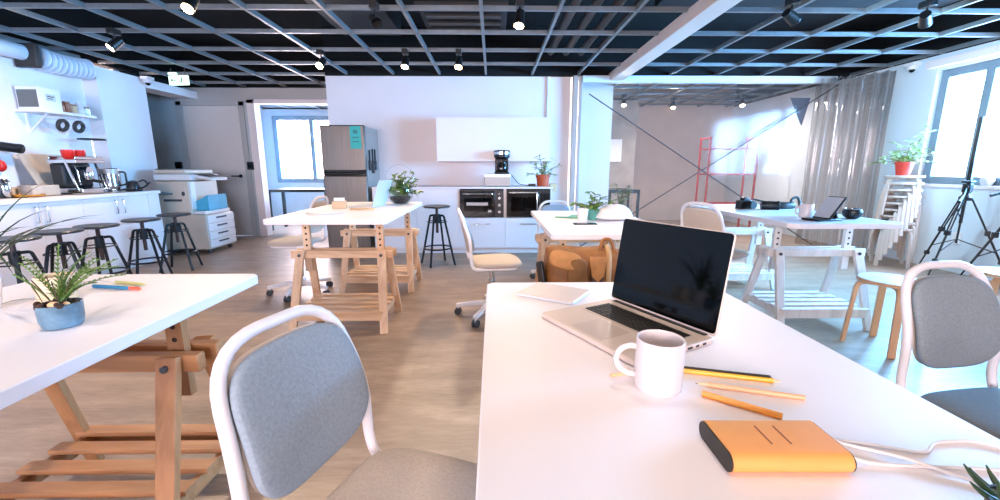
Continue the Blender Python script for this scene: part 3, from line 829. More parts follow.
# power bank, cables
t = thing('power_bank', 'orange power bank with dark ends on the front desk', 'power bank', (.385, .513, TZ), R(-1))
def stadium(h, d, n=8):
    o = []
    r = h/2
    for k in range(n+1):
        a = -PI/2+PI*k/n; o.append((d/2-r+r*math.cos(a), r+r*math.sin(a)))
    for k in range(n+1):
        a = PI/2+PI*k/n; o.append((-d/2+r+r*math.cos(a), r+r*math.sin(a)))
    return o
Tx = Matrix.Rotation(PI/2, 4, 'Z') @ Matrix.Rotation(PI/2, 4, 'X')      # prism xy -> y,z ; extrude along x
MB().prism(stadium(.028, .092), -.0775, .0775, T=Tx).build('shell', 'orange', t, ang=25)
for s in (-1, 1):
    MB().prism(stadium(.0265, .0905), *sorted((s*.0774, s*.080)), T=Tx).build('end_cap', 'graphite', t)
    MB().b2((s*.013-.0011, -.018, .0278), (s*.013+.0011, .022, .0284)).build('embossed_line', 'orangeline', t)
def cable(label, pts, r=.0022, name='charging_cable', m='cable', rad=.05):
    p0 = Vector(pts[0])
    o = MB().tube(fillet([Vector(p)-p0 for p in pts], rad, 7), r, 8).build(name, m, loc=tuple(p0))
    return tag(o, label, 'cable')
zt = TZ+.0024
cable('pale charging cable curving up toward the desk edge from power bank', [(.466, .540, TZ+.014), (.50, .537, zt), (.56, .520, zt), (.60, .505, zt), (.63, .53, zt), (.70, .535, zt), (.738, .50, zt)])
cable('pale charging cable crossing the other cable toward the spiky plant', [(.466, .528, TZ+.014), (.505, .526, zt), (.56, .49, zt+.0046), (.60, .455, zt), (.66, .42, zt)], rad=.04)
cable('pale charging cable running lowest from the power bank end', [(.466, .498, TZ+.012), (.50, .488, zt), (.56, .482, zt), (.65, .476, zt), (.72, .46, zt)], rad=.04)
# spiky plant in dark pot at corner
t = thing('potted_plant', 'spiky green succulent in dark pot on the front desk corner', 'plant', (.570, .382, TZ))
MB().lathe([(.022, 0), (.028, .03), (.029, .035), (.026, .035), (.024, .028), (.001, .026)], seg=24).build('pot', 'black', t)
rnd = random.Random(9); fm = MB()
for k in range(13):
    az = k*2*PI/13+rnd.uniform(-.1, .1)+.25
    p = curve_pts((.012*math.cos(az), .012*math.sin(az), .027), az, rnd.uniform(.1, .9), rnd.uniform(.034, .05), -.7, 5)
    fm.tube(p, [.0035, .004, .0037, .0032, .0022, .0007], 7)
fm.build('foliage', 'leafdark', t)

# ------------------------------------------------------------------ kitchen along the back wall
KF = 5.55
def base_unit(label, x0, x1, kind, group=None):
    t = thing('base_cabinet', label, 'cabinet', ((x0+x1)/2, KF, 0), 0, group); w = (x1-x0)/2
    c = MB().b2((-w, .05, 0), (w, .58, .07))
    if kind == 'door':
        c.b2((-w, .018, .07), (w, .58, .86)); c.build('carcass', 'cab', t)
        MB().b2((-w+.002, -.001, .075), (w-.002, .017, .855)).build('door', 'cab', t, bevel=.002)
    else:
        c.b2((-w, .018, .07), (w, .58, .48)).b2((-w, .018, .48), (-w+.018, .58, .86)).b2((w-.018, .018, .48), (w, .58, .86)).b2((-w+.018, .55, .48), (w-.018, .58, .86))
        c.build('carcass', 'cab', t)
        d = MB().b2((-w+.002, -.001, .075), (w-.002, .017, .475)).build('door', 'cab', t, bevel=.002)
        MB().tube(fillet([(-.11, .0, .40), (-.11, -.022, .40), (.11, -.022, .40), (.11, .0, .40)], .008, 3), .005, 8).build('handle', 'chrome', d)
    return t
base_unit('white kitchen cabinet nearest the fridge', -1.58, -1.01, 'door')
base_unit('white kitchen cabinet behind the lone green stool', -1.01, -.46, 'door')
base_unit('white kitchen cabinet holding the oven with round knobs', -.46, .157, 'oven')
base_unit('white kitchen cabinet holding the microwave, next to the post', .157, .775, 'oven')
tag(MB().b2((-1.18, -.02, 0), (1.18, .6, .025)).build('worktop', 'cab', loc=(-.40, KF, .862), bevel=.003), 'long white kitchen worktop with coffee maker and plant', 'worktop')
def oven(name, label, x0, x1, knobs):
    w = x1-x0
    t = thing(name, label, 'oven' if knobs else 'microwave', ((x0+x1)/2, KF, .481)); a = w/2; h = .372
    MB().b2((-a, .0, .004), (a, .45, h)).build('body', 'black', t, bevel=.006)
    r = a-.115 if knobs else a-.15
    d = MB().b2((-a+.012, -.018, .02), (r, 0, h-.02)).build('door', 'ovenglass', t, bevel=.003)
    MB().b2((-a+.06, -.021, .09), (r-.04, -.018, h-.10)).build('door_window', 'screen', d)
    if knobs:
        MB().tube(fillet([(-a+.05, -.015, h-.055), (-a+.05, -.05, h-.055), (r-.03, -.05, h-.055), (r-.03, -.015, h-.055)], .01, 3), .008, 8).build('handle', 'chrome', d)
        for z in (.08, .17, .26, .32):
            MB().cyl((a-.055, -.022, z), (a-.055, .0, z), .019 if z < .3 else .009, 14).build('knob', 'chrome', t)
        MB().b2((r-.09, -.0215, .075), (r-.045, -.0185, .105)).build('badge', 'chrome', d)
        MB().b2((-a+.09, -.0222, .165), (r-.09, -.0208, .205)).build('rack', 'steelside', d)
    else:
        MB().tube(fillet([(r-.03, -.015, h-.05), (r-.03, -.05, h-.05), (r-.03, -.05, .06), (r-.03, -.015, .06)], .01, 3), .009, 8).build('handle', 'chrome', d)
        MB().b2((r+.015, -.004, .05), (a-.015, .0, h-.05)).build('control_panel', 'ovenglass', t)
        MB().b2((-a+.03, -.0205, h-.045), (r-.02, -.0185, h-.032)).build('trim', 'chrome', d)
    return t
oven('oven', 'black built-in oven with round knobs and chrome handle', -.440, .137, True)
oven('microwave', 'black built-in microwave with a vertical handle', .177, .755, False)
for i, (a, b, l) in enumerate(((-.76, -.25, 'white handleless wall cabinet nearest the fridge'), (-.25, .26, 'middle white handleless wall cabinet above coffee maker'), (.26, .78, 'white handleless wall cabinet above terracotta pot plant'))):
    t = thing('wall_cabinet', l, 'cabinet', ((a+b)/2, 5.84, 1.22), 0, 'white wall cabinets over the worktop'); w = (b-a)/2
    MB().b2((-w, .018, 0), (w, .305, .575)).build('carcass', 'cab', t)
    MB().b2((-w+.0008, 0, .0), (w-.0008, .017, .575)).build('door', 'cab', t)
# coffee maker on its silver box
t = thing('storage_box', 'silver metal box under the drip coffee maker', 'box', (.06, 5.78, .887))
MB().b2((-.175, -.14, 0), (.175, .14, .155)).build('body', 'steelside', t, bevel=.01)
MB().b2((-.177, -.142, .12), (.177, .142, .165)).build('lid', 'silver', t, bevel=.006)
t = thing('coffee_maker', 'black drip coffee maker with glass jug and steel band', 'coffee maker', (.118, 5.78, 1.052))
MB().b2((-.10, -.10, 0), (.10, .10, .03)).b2((-.09, .03, .03), (.09, .10, .2)).build('body', 'black', t, bevel=.012)
MB().lathe([(.085, .2), (.105, .22), (.108, .30), (.10, .31), (.001, .312)], seg=24).build('filter_head', 'black', t)
MB().lathe([(.1085, .255), (.1095, .255), (.1095, .29), (.1085, .29)], seg=24, caps=False).build('steel_band', 'chrome', t)
j = MB().lathe([(.055, .031), (.075, .05), (.078, .1), (.055, .16), (.058, .175), (.052, .172), (.05, .16), (.072, .1), (.07, .055), (.001, .04)], c=(0, -.03, 0), seg=24).build('jug', 'ovenglass', t)
MB().tube(fillet([(.05, -.06, .165), (.07, -.12, .16), (.075, -.13, .08), (.05, -.09, .06)], .02, 4), .008, 8).build('jug_handle', 'black', j)
cable('dark power cord drooping behind the silver box on the worktop', [(.24, 5.86, 1.05), (.30, 5.88, .98), (.36, 5.88, .905), (.50, 5.86, .893), (.56, 5.84, .893)], r=.005, name='power_cable', m='black')
tag(MB().b2((-.05, -.02, 0), (.05, .02, .03)).build('plug_strip', 'black', loc=(.53, 5.80, .888), bevel=.005), 'small black plug strip beside the terracotta pot', 'plug')
t = thing('potted_plant', 'terracotta pot plant at the right end of the kitchen worktop', 'plant', (.675, 5.77, .887))
MB().lathe([(.075, 0), (.088, .12), (.097, .12), (.099, .155), (.09, .155), (.086, .13), (.001, .125)], seg=28).build('pot', 'terra', t)
fo, tw = bushy(21, (0, 0, .13), 9, (.18, .36), 0, .075, .03)
fo.build('foliage', 'leafpale', t); tw.build('stem', 'stem', t)
tag(MB().b2((-.045, -.06, 0), (.045, .06, .11)).build('wall_block', 'tanbox', loc=(.865, 6.10, .80), bevel=.004), 'small tan block on the wall at the worktop end', 'block')
tag(MB().cyl((0, 0, 0), (0, 0, 1.48), .012, 8).build('conduit', 'duct', loc=(.762, 6.135, .887)), 'thin pale conduit running up the wall above the terracotta pot', 'conduit')

# fridge
t = thing('fridge', 'tall stainless fridge freezer with a teal sticker', 'fridge', (-1.90, 5.50, 0))
MB().b2((-.275, .06, .03), (.275, .64, 1.655)).b2((-.25, .1, 0), (.25, .6, .03)).build('body', 'steelside', t, bevel=.008)
d = MB().b2((-.28, 0, 1.09), (.28, .058, 1.66)).build('freezer_door', 'steel', t, bevel=.015, seg=3)
d2 = MB().b2((-.28, 0, .05), (.28, .058, 1.035)).build('fridge_door', 'steel', t, bevel=.015, seg=3)
MB().tube(fillet([(-.25, 0, 1.075), (-.22, -.035, 1.06), (.16, -.035, 1.06), (.27, .0, 1.09)], .06, 6), .02, 10).build('handle', 'black', d2)
MB().b2((-.272, .005, 1.035), (.272, .055, 1.09)).build('gap', 'black', t)
MB().b2((.10, -.004, 1.37), (.235, .0005, 1.645)).mi(1).b2((.125, -.0055, 1.50), (.21, -.0035, 1.515)).b2((.125, -.0055, 1.45), (.21, -.0035, 1.462)).b2((.14, -.0055, 1.555), (.195, -.0035, 1.60)).build('sticker', ['sticker', 'stickerink'], d)
for k, (y, z, h, l) in enumerate(((.16, 1.10, .20, 'nearest the fridge front'), (.30, 1.06, .26, 'in the middle'), (.42, 1.10, .22, 'nearest the wall'))):
    q = thing('kitchen_tool', 'black kitchen tool on the fridge side, '+l, 'kitchen tool', (-1.613, 5.5+y, z), 0, 'black tools hanging on the fridge side')
    MB().b2((-.011, -.012, .12), (.006, .012, h+.06)).build('shaft', 'black', q, bevel=.004)
    MB().b2((-.011, -.045, 0), (.010, .045, .13)).build('head', 'black', q, bevel=.02)

# ------------------------------------------------------------------ bar counter at the left wall
CX = -4.10
def bar_unit(label, y0, y1):
    t = thing('base_cabinet', label, 'cabinet', (CX, (y0+y1)/2, 0), 0, 'white cabinets of the coffee bar'); h = (y1-y0)/2
    MB().b2((-.6, -h, 0), (-.06, h, .08)).b2((-.6, -h, .08), (-.018, h, .825)).build('carcass', 'cab', t)
    for s in (-1, 1):
        a, b = (-h+.002, -.0015) if s < 0 else (.0015, h-.002)
        d = MB().b2((-.017, a, .085), (0, b, .82)).build('door', 'cab', t, bevel=.002)
        yy = s*.045
        MB().tube(fillet([(-.001, yy, .785), (.025, yy, .785), (.025, yy, .645), (-.001, yy, .645)], .008, 3), .0055, 8).build('handle', 'chrome', d)
    return t
for a, b, l in ((4.27, 5.08, 'white coffee bar cabinet under the espresso machine'), (3.46, 4.27, 'white coffee bar cabinet under the chopping board'), (2.65, 3.46, 'white coffee bar cabinet farthest from the printer')):
    bar_unit(l, a, b)
tag(MB().b2((-.6, 0, 0), (0, .165, .825)).build('end_panel', 'cab', loc=(CX, 5.085, 0), bevel=.003), 'white end panel of the coffee bar beside the printer', 'panel')
tag(MB().b2((-.74, -1.31, 0), (.02, 1.31, .035)).mi(1).b2((-.739, -1.309, .035), (-.25, 1.0, .0385)).build('worktop', ['cab', 'black'], loc=(CX, 3.95, .826), bevel=.003), 'white coffee bar worktop with a dark inset along the wall', 'worktop')
CT = .8655
# espresso machine
t = thing('espresso_machine', 'chrome espresso machine with red cups on top', 'espresso machine', (-4.38, 4.60, CT))
t.scale = (.9, .82, 1.16)
MB().b2((-.17, -.20, .0), (.17, .20, .05)).build('drip_tray', 'chrome', t, bevel=.008)
MB().b2((-.17, -.19, .05), (-.02, .19, .27)).build('body', 'black', t, bevel=.02)
MB().b2((-.17, -.20, .27), (.15, .20, .30)).b2((-.16, -.19, .30), (-.15, .19, .33)).b2((.13, -.19, .30), (.14, .19, .33)).build('cup_rail', 'chrome', t, bevel=.004)
for s in (-1, 1):
    MB().bar((.12, s*.195, .02), (.02, s*.195, .30), .03, .014, side=(0, 0, 1)).build('side_frame', 'chrome', t, bevel=.004)
MB().cyl((.0, 0.02, .19), (.10, 0.02, .19), .05, 20).lathe([(.001, 0), (.045, .02), (.055, .06), (.05, .09), (.001, .10)], c=(.07, .02, .10), seg=18).build('group_head', 'chrome', t)
MB().cyl((.09, .02, .12), (.21, .04, .10), .014, 10).build('filter_handle', 'black', t)
MB().tube(fillet([(.05, -.14, .26), (.10, -.15, .22), (.11, -.15, .08)], .03, 4), .006, 8).build('steam_wand', 'chrome', t)
MB().cyl((-.02, .10, .20), (.02, .10, .20), .03, 16).build('gauge', 'mug', t)
for k, (y, l) in enumerate(((4.50, 'red cup nearer the chopping board on the espresso machine'), (4.615, 'red cup nearer the steel grinder on the espresso machine'))):
    tag(MB().lathe([(.03, 0), (.052, .03), (.056, .10), (.052, .10), (.046, .03), (.001, .01)], seg=20).build('cup', 'redcup', loc=(-4.37, y, CT+.349)), l, 'cup', 'red cups on the espresso machine')
t = thing('coffee_grinder', 'steel coffee grinder canister beside the espresso machine', 'grinder', (-4.36, 4.93, CT))
MB().lathe([(.08, 0), (.085, .01), (.07, .03), (.075, .05), (.085, .06), (.085, .25), (.075, .262), (.001, .265)], seg=28).build('body', 'chrome', t)
MB().lathe([(.0855, .20), (.088, .20), (.088, .255), (.0855, .255)], seg=28, caps=False).build('band', 'steelside', t)
MB().tube(fillet([(.08, .03, .22), (.13, .05, .22), (.13, .05, .08), (.08, .03, .07)], .03, 5), .010, 8).build('handle', 'black', t)
t = thing('kettle', 'black gooseneck kettle base with looped handle at counter end', 'kettle', (-4.20, 5.03, CT))
MB().lathe([(.075, 0), (.08, .015), (.07, .02), (.068, .06), (.05, .11), (.02, .12), (.001, .125)], seg=24).build('body', 'black', t)
MB().tube(fillet([(.0, .06, .10), (.03, .13, .13), (.05, .15, .06), (.02, .07, .03)], .03, 5), .009, 8).build('handle', 'black', t)
MB().tube(fillet([(.06, -.02, .03), (.13, -.02, .04), (.17, .03, .10)], .03, 5), .009, 8).build('spout', 'black', t)
t = thing('portafilter', 'black handled portafilter lying in front of the steel grinder', 'portafilter', (-4.19, 4.76, CT))
MB().lathe([(.034, 0), (.036, .03), (.03, .032), (.028, .006), (.001, .006)], seg=20).build('basket', 'chrome', t)
MB().tube([(.03, .0, .02), (.06, .08, .028), (.07, .15, .02)], [.009, .014, .012], 10).build('handle', 'black', t)
tag(MB().lathe([(.001, 0), (.12, .004), (.125, .012), (.12, .02), (.001, .024)], seg=32).build('round_tray', 'black', loc=(-4.54, 4.98, 1.435)), 'flat black round tray held up on thin shelf rod by espresso machine', 'tray')
tag(MB().cyl((0, 0, 0), (0, 0, .57), .006, 8).build('tray_stand', 'chrome', loc=(-4.54, 4.98, CT+.0005)), 'thin chrome rod holding the black round tray', 'stand')
t = thing('chopping_board', 'grey-brown board leaning on the wall behind the espresso machine', 'board', (-4.66, 4.62, CT+.003))
MB().bar((.06, 0, 0), (-.13, 0, .40), .42, .024, side=(0, 1, 0)).build('board', 'board', t, bevel=.006)
MB().tube(fillet([(-.08, .05, .36), (-.06, .05, .30), (-.05, .17, .28), (-.07, .19, .36)], .03, 4), .006, 8).build('strap', 'wire', t)
t = thing('cup', 'red and cream cup hanging at the chopping board', 'cup', (-4.60, 4.72, CT+.255))
MB().lathe([(.025, 0), (.038, .03), (.042, .08), (.038, .08), (.034, .03), (.001, .01)], seg=20).build('body', 'cream_mug', t)
MB().lathe([(.0385, .03), (.040, .03), (.0425, .06), (.041, .06)], seg=20, caps=False).build('band', 'redcup', t)
tag(MB().b2((-.07, -.13, 0), (.07, .13, .10)).build('utensil_box', 'board', loc=(-4.42, 4.20, CT), bevel=.006), 'low grey-brown box between chopping board and steel bottles', 'box')
t = thing('tray', 'small amber tray with tan card on the coffee bar', 'tray', (-4.35, 4.03, CT))
MB().lathe([(.09, 0), (.11, .006), (.115, .022), (.108, .022), (.10, .01), (.001, .008)], seg=28).build('dish', 'amber', t)
tag(MB().b2((-.015, -.10, 0), (.015, .10, .085)).build('card_box', 'kraft', loc=(-4.52, 4.04, CT), bevel=.003), 'tan card box behind the small amber tray', 'box')
for k, (y, h, l) in enumerate(((3.89, .19, 'steel bottle nearer the amber tray on coffee bar'), (3.76, .165, 'steel bottle cut by the photo edge on coffee bar'))):
    t = thing('steel_bottle', l, 'bottle', (-4.40, y, CT), 0, 'steel bottles on the coffee bar')
    MB().lathe([(.038, 0), (.042, .006), (.042, h*.75), (.026, h*.9), (.001, h*.9)], seg=24).build('body', 'chrome', t)
    MB().cyl((0, 0, h*.88), (0, 0, h), .026, 16).build('cap', 'silver', t)
t = thing('hair_dryer', 'black cylindrical grinder hung on the left wall at the photo edge', 'grinder', (-4.75, 4.27, 1.29))
t.name = 'wall_grinder'
MB().cyl((0, -.16, .06), (.03, .10, .03), .045, 16).build('barrel', 'black', t, bevel=.006)
MB().cyl((.03, .10, .03), (.033, .125, .027), .047, 16).build('cap', 'graphite', t)
MB().b2((-.10, -.14, .03), (.0, -.08, .08)).build('bracket', 'black', t)
tag(MB().ball((0, 0, .05), .05, 14, 10, (.9, .9, 1.15)).cyl((0, 0, .09), (0, -.01, .16), .012, 8).build('red_dispenser', 'redcup', loc=(-4.80, 4.25, 1.10)), 'small red bulb shaped dispenser on wall below the black grinder', 'dispenser')

# shelf with box and jars
t = thing('wall_shelf', 'white wall shelf with printed box and jars above the coffee bar', 'shelf', (XL, 4.83, 1.69))
MB().b2((0, -.31, 0), (.27, .31, .03)).build('board', 'cab', t, bevel=.003)
for y in (-.2, .2):
    MB().b2((0, y-.01, -.20), (.02, y+.01, 0)).bar((.01, y, -.19), (.22, y, -.005), .015, .015, side=(0, 1, 0)).build('bracket', 'whitemetal', t)
for y, l in ((4.76, 'dark pipe clamp under the shelf nearer the photo edge'), (4.94, 'dark pipe clamp under the shelf nearer the pier')):
    tag(MB().tube([(.012*math.sin(a*PI/8), .05*math.cos(a*PI/8), .05*math.sin(a*PI/8)) for a in range(16)], .02, 8, closed=True).build('pipe_clamp', 'graphite', loc=(-4.62, y, 1.58)), l, 'clamp', 'dark rings hanging under the shelf')
    tag(MB().tube([(-.23, 0, .075), (-.03, 0, .085), (0, 0, .06)], .007, 6).build('hook', 'whitemetal', loc=(-4.62, y, 1.58)), l.replace('dark pipe clamp', 'white hook holding dark ring'), 'hook')
t = thing('storage_box', 'white box with printed label on the wall shelf', 'box', (-4.72, 4.665, 1.72))
MB().b2((-.1, -.12, 0), (.12, .11, .22)).build('body', 'paper', t, bevel=.004)
MB().b2((.1202, -.05, .09), (.1215, .05, .16)).mi(1).b2((.1205, -.035, .13), (.1225, .035, .14)).b2((.1205, -.035, .11), (.1225, .02, .118)).build('label', ['label', 'graphite'], t)
MB().b2((-.09, -.1215, .02), (.11, -.1202, .19)).build('side_panel', 'greyfab', t)
jars = [(4.81, 'brownjar', .10, 'small brown jar next to the white shelf box'), (4.885, 'brownjar', .12, 'tallest brown jar on the wall shelf'), (4.955, 'kraft', .10, 'tan jar between brown jar and white jug on shelf'), (5.03, 'mug', .13, 'white jug on the wall shelf'), (5.105, 'silver', .09, 'pale bluish jar at the end of the wall shelf')]
for y, m, h, l in jars:
    t = thing('jar', l, 'jar', (-4.66, y, 1.72), 0, 'jars on the wall shelf')
    MB().lathe([(.033, 0), (.036, .005), (.036, h*.78), (.028, h*.86), (.001, h*.86)], seg=20).build('body', m, t)
    MB().cyl((0, 0, h*.84), (0, 0, h), .030, 16).build('lid', 'brownjar' if m != 'mug' else 'mug', t)
# flexible duct at the ceiling
t = thing('ventilation_duct', 'white corrugated air duct high on the left wall', 'duct', (-4.72, 4.73, 2.255))
MB().tube([(-.03, -2.6, .02), (-.03, -.05, .02)], .075, 20).build('pipe', 'duct', t)
pts = []; rr = []
for k in range(121): pts.append((0, -.02+.56*k/120, .0-.02*math.sin(PI*k/120))); rr.append(.096+.017*math.cos(k*2*PI/12))
MB().tube(pts, rr, 20).build('corrugated_sleeve', 'duct', t)
MB().b2((-.12, -.12, -.12), (.11, -.07, .11)).build('collar', 'graphite', t, bevel=.01)
def dome(label, loc, rz=0):
    t = thing('security_camera', label, 'camera', loc, rz)
    MB().b2((-.05, -.06, -.01), (.05, .06, .03)).lathe([(.05, -.01), (.055, -.03), (.05, -.045), (.03, -.05), (.001, -.05)], seg=18).build('housing', 'whitemetal', t, bevel=.004)
    MB().ball((.0, 0, -.05), .03, 14, 8).build('lens', 'screen', t)
    return t
dome('white dome security camera at the end of the coffee bar wall', (-4.60, 6.0, 2.29))
dome('white dome security camera on the window wall pier', (5.03, 5.28, 2.335))
t = thing('exit_sign', 'lit green and white exit sign hanging under the ceiling grid', 'exit sign', (-4.08, 5.85, 2.19), R(-8))
MB().b2((-.13, -.02, 0), (.13, .02, .115)).build('panel', 'exitlit', t, bevel=.003)
m_ = MB().ball((.06, -.022, .082), .010, 8, 6).bar((.06, -.022, .072), (.05, -.022, .045), .014, .004, side=(1, 0, 0)).bar((.05, -.022, .045), (.068, -.022, .022), .008, .004).bar((.05, -.022, .045), (.034, -.022, .025), .008, .004).bar((.056, -.022, .066), (.078, -.022, .052), .006, .004)
m_.bar((-.08, -.022, .058), (-.02, -.022, .058), .004, .012, side=(0, 1, 0)).prism([(-.10, .058), (-.075, .078), (-.075, .038)], .0205, .023, T=Matrix.Rotation(PI/2, 4, 'X'))
m_.build('pictogram', 'exitgreen', t)
MB().b2((-.13, -.02, .128), (-.03, .02, .155)).build('side_lamp', 'exitlit', t)
MB().cyl((-.1, 0, .11), (-.1, 0, .21), .004, 6).cyl((.1, 0, .11), (.1, 0, .21), .004, 6).build('hanger', 'wire', t)

# printer
t = thing('photocopier', 'ivory office photocopier with stacked paper drawers by the grey door', 'photocopier', (-4.07, 5.86, 0))
t.scale.x = .72
MB().b2((-.42, -.29, .06), (.40, .29, .52)).build('base', 'printer', t, bevel=.01)
MB().b2((-.42, -.29, .52), (.16, .29, .96)).build('tower', 'printer', t, bevel=.012)
MB().b2((.165, -.26, .525), (.38, .26, .57)).build('output_tray', 'printerwhite', t, bevel=.006)
MB().b2((.12, -.27, .60), (.175, -.18, .955)).build('front_column', 'printerwhite', t, bevel=.005)
MB().b2((-.44, -.29, .97), (.22, .29, 1.05)).build('scanner', 'printerwhite', t, bevel=.012)
MB().b2((-.43, -.27, 1.055), (.12, .28, 1.11)).build('document_feeder', 'printer', t, bevel=.015)
MB().b2((-.42, -.26, 1.11), (.0, .26, 1.12)).build('feeder_top', 'printerdark', t, bevel=.004)
MB().bar((.20, -.05, 1.03), (.52, -.05, .985), .34, .035, side=(0, 1, 0)).mi(1).bar((.24, -.05, 1.05), (.46, -.05, 1.018), .24, .012, side=(0, 1, 0)).build('control_panel', ['printerwhite', 'printerdark'], t, bevel=.005)
for k in range(4):
    d = MB().b2((.40, -.28, .08+k*.108), (.425, .28, .18+k*.108)).build('drawer', 'printerwhite', t, bevel=.006)
    MB().b2((.424, -.11, .135+k*.108), (.428, .11, .158+k*.108)).build('handle', 'printerdark', d)
MB().bar((-.35, -.29, .80), (-.22, -.40, .82), .35, .02, side=(1, 0, 0)).build('side_tray', 'printerdark', t, bevel=.004)
sd = MB().b2((-.36, -.296, .52), (.10, -.29, .90)).build('side_door', 'printer', t, bevel=.003)
MB().b2((-.30, -.299, .70), (.02, -.295, .73)).build('handle', 'printerdark', sd)
MB().cyl((.06, -.30, .80), (.06, -.29, .80), .03, 14).build('knob', 'printerdark', t)
for x in (-.35, .33):
    for y in (-.22, .22): MB().cyl((x, y-.02, .03), (x, y+.02, .03), .03, 12).b2((x-.02, y-.01, .03), (x+.02, y+.01, .062)).build('castor', 'printerdark', t)
t = thing('paper_tray_pad', 'blue paper pad standing in the photocopier tray', 'paper', (-3.885, 5.86, .571))
t.scale.x = .78
MB().add([(-.09, -.2, 0), (.13, -.2, 0), (.13, .2, 0), (-.09, .2, 0), (-.09, -.2, .12), (.13, -.2, .21), (.13, .2, .21), (-.09, .2, .12)], [(0, 3, 2, 1), (4, 5, 6, 7), (0, 1, 5, 4), (1, 2, 6, 5), (2, 3, 7, 6), (3, 0, 4, 7)]).build('pad', 'bluepaper', t, bevel=.01)
def wall_reader(label, x):
    t = thing('access_panel', label, 'access panel', (x, YD-.021, 1.10))
    MB().b2((-.055, -.03, 0), (.055, 0, .13)).build('housing', 'black', t, bevel=.008)
    MB().b2((-.04, -.032, .03), (.04, -.0295, .10)).build('face', 'screen', t)
    MB().cyl((0, -.034, .018), (0, -.029, .018), .007, 10).build('button', 'wire', t)
wall_reader('black access panel on the grey wall above the photocopier', -5.12)
wall_reader('black access panel between the grey door and the opening', -3.96)
# far room table
t = thing('work_table', 'dark table under the window in the far blue room', 'table', (-3.55, 8.0, 0))
MB().b2((-.55, -.3, .70), (.55, .3, .75)).build('tabletop', 'darkgreen', t, bevel=.004)
for sx in (-1, 1):
    for sy in (-1, 1): MB().b2((sx*.52-.025, sy*.27-.025, 0), (sx*.52+.025, sy*.27+.025, .70)).build('leg', 'darkgreen', t)

# ------------------------------------------------------------------ things on the desks further back
# fridge desk: silver laptop seen from behind, terrarium, wooden card box, papers
laptop('silver laptop seen from behind on the fridge desk', (-.955, 3.73, .81), R(-97), .30, .20, R(72), .215, 'silver', 'silver', detail=False)
t = thing('terrarium', 'leafy plant in a round glass bowl on the fridge desk', 'plant', (-.845, 3.86, .81))
MB().lathe([(.04, 0), (.07, .01), (.105, .06), (.115, .11), (.105, .16), (.08, .20), (.083, .203), (.109, .16), (.119, .11), (.109, .055), (.072, .003), (.001, -.0)], seg=28, caps=False).build('glass_bowl', 'glass', t)
MB().lathe([(.05, .005), (.09, .04), (.095, .065), (.001, .075)], seg=20).build('soil', 'soil', t)
fo, tw = bushy(31, (0, 0, .07), 20, (.12, .25), 0, .065, .034)
fo.build('foliage', 'leaf', t); tw.build('stem', 'stem', t)
for k in range(1): MB().tube([(.13*math.cos(a*PI/12), 0, .22+.13*math.sin(a*PI/12)) for a in range(13)], .0035, 6).build('glass_handle', 'glass', t)
t = thing('card_box', 'small light wood box with notes on the fridge desk', 'box', (-1.24, 3.42, .81), R(12))
MB().b2((-.05, -.05, 0), (.05, .05, .06)).build('body', 'kraft', t, bevel=.003)
MB().b2((-.04, -.02, .06), (.04, .02, .085)).build('notes', 'paper', t, bevel=.002)
t = thing('paper_stack', 'crumpled white papers on the near end of the fridge desk', 'papers', (-1.22, 3.05, .81), R(20))
for k in range(3):
    MB().prism([(-.11, -.15), (.11, -.15), (.10, .15), (-.11, .14)], .001+k*.004, .003+k*.004, T=Matrix.Rotation(.25*k, 4, 'Z')).build('sheet', 'paper', t)
tag(MB().prism(sup(.10, .07, 2.2, 24), 0, .012).build('wooden_plate', 'kraft', loc=(-1.02, 3.30, .81), bevel=.004), 'flat tan wooden plate between card box and silver laptop', 'plate')
# middle desk
t = thing('notebook', 'green notebook lying open on the middle desk', 'notebook', (.60, 3.28, .75), R(-20))
MB().b2((-.10, -.08, 0), (.10, .08, .012)).build('cover', 'green', t, bevel=.002)
MB().b2((-.095, -.075, .012), (.0, .075, .017)).build('pages', 'paper', t)
tag(MB().b2((-.08, -.03, 0), (.08, .03, .008)).build('phone', 'screen', loc=(.63, 2.86, .75), bevel=.003), 'dark phone lying at the near edge of the middle desk', 'phone')
t = thing('potted_plant', 'small green plant in teal pot on the middle desk', 'plant', (.745, 3.12, .75))
MB().lathe([(.036, 0), (.045, .07), (.047, .08), (.042, .08), (.04, .06), (.001, .058)], seg=24).build('pot', 'teal', t)
fo, tw = bushy(41, (0, 0, .06), 11, (.10, .22), 0, .05, .026)
fo.build('foliage', 'leaf', t); tw.build('stem', 'stem', t)
tag(MB().lathe([(.034, 0), (.042, .09), (.040, .09), (.033, .006), (.001, .005)], seg=24).build('paper_cup', 'paper', loc=(.655, 3.06, .75)), 'white paper cup beside the teal plant pot', 'cup')
rnd = random.Random(4); cm = MB()
pts_ = sup(.16, .12, 2.3, 20); vs = []; fs = []
for i, (sc, z) in enumerate(((1, .004), (.92, .03), (.7, .085), (.35, .11), (.05, .115))):
    for x, y in pts_: vs.append((x*sc*(1+rnd.uniform(-.05, .05)), y*sc*(1+rnd.uniform(-.05, .05)), z+(rnd.uniform(-.008, .008) if i else 0)))
for i in range(4):
    for k in range(20): fs.append((i*20+k, i*20+(k+1) % 20, (i+1)*20+(k+1) % 20, (i+1)*20+k))
fs.append(tuple(reversed(range(20)))); fs.append(tuple(range(80, 100)))
tag(MB().add(vs, fs).build('cloth_heap', 'paper', loc=(.90, 3.12, .75), sub=1), 'soft heap of white cloth on the middle desk behind the laptop', 'cloth')
t = thing('potted_plant', 'loose trailing plant in pale pot behind the white cloth heap', 'plant', (1.04, 3.45, .75))
MB().lathe([(.04, 0), (.05, .06), (.052, .07), (.047, .07), (.044, .05), (.001, .05)], seg=24).build('pot', 'peach', t)
fo, tw = bushy(43, (0, 0, .05), 8, (.12, .26), 0, .055, .022)
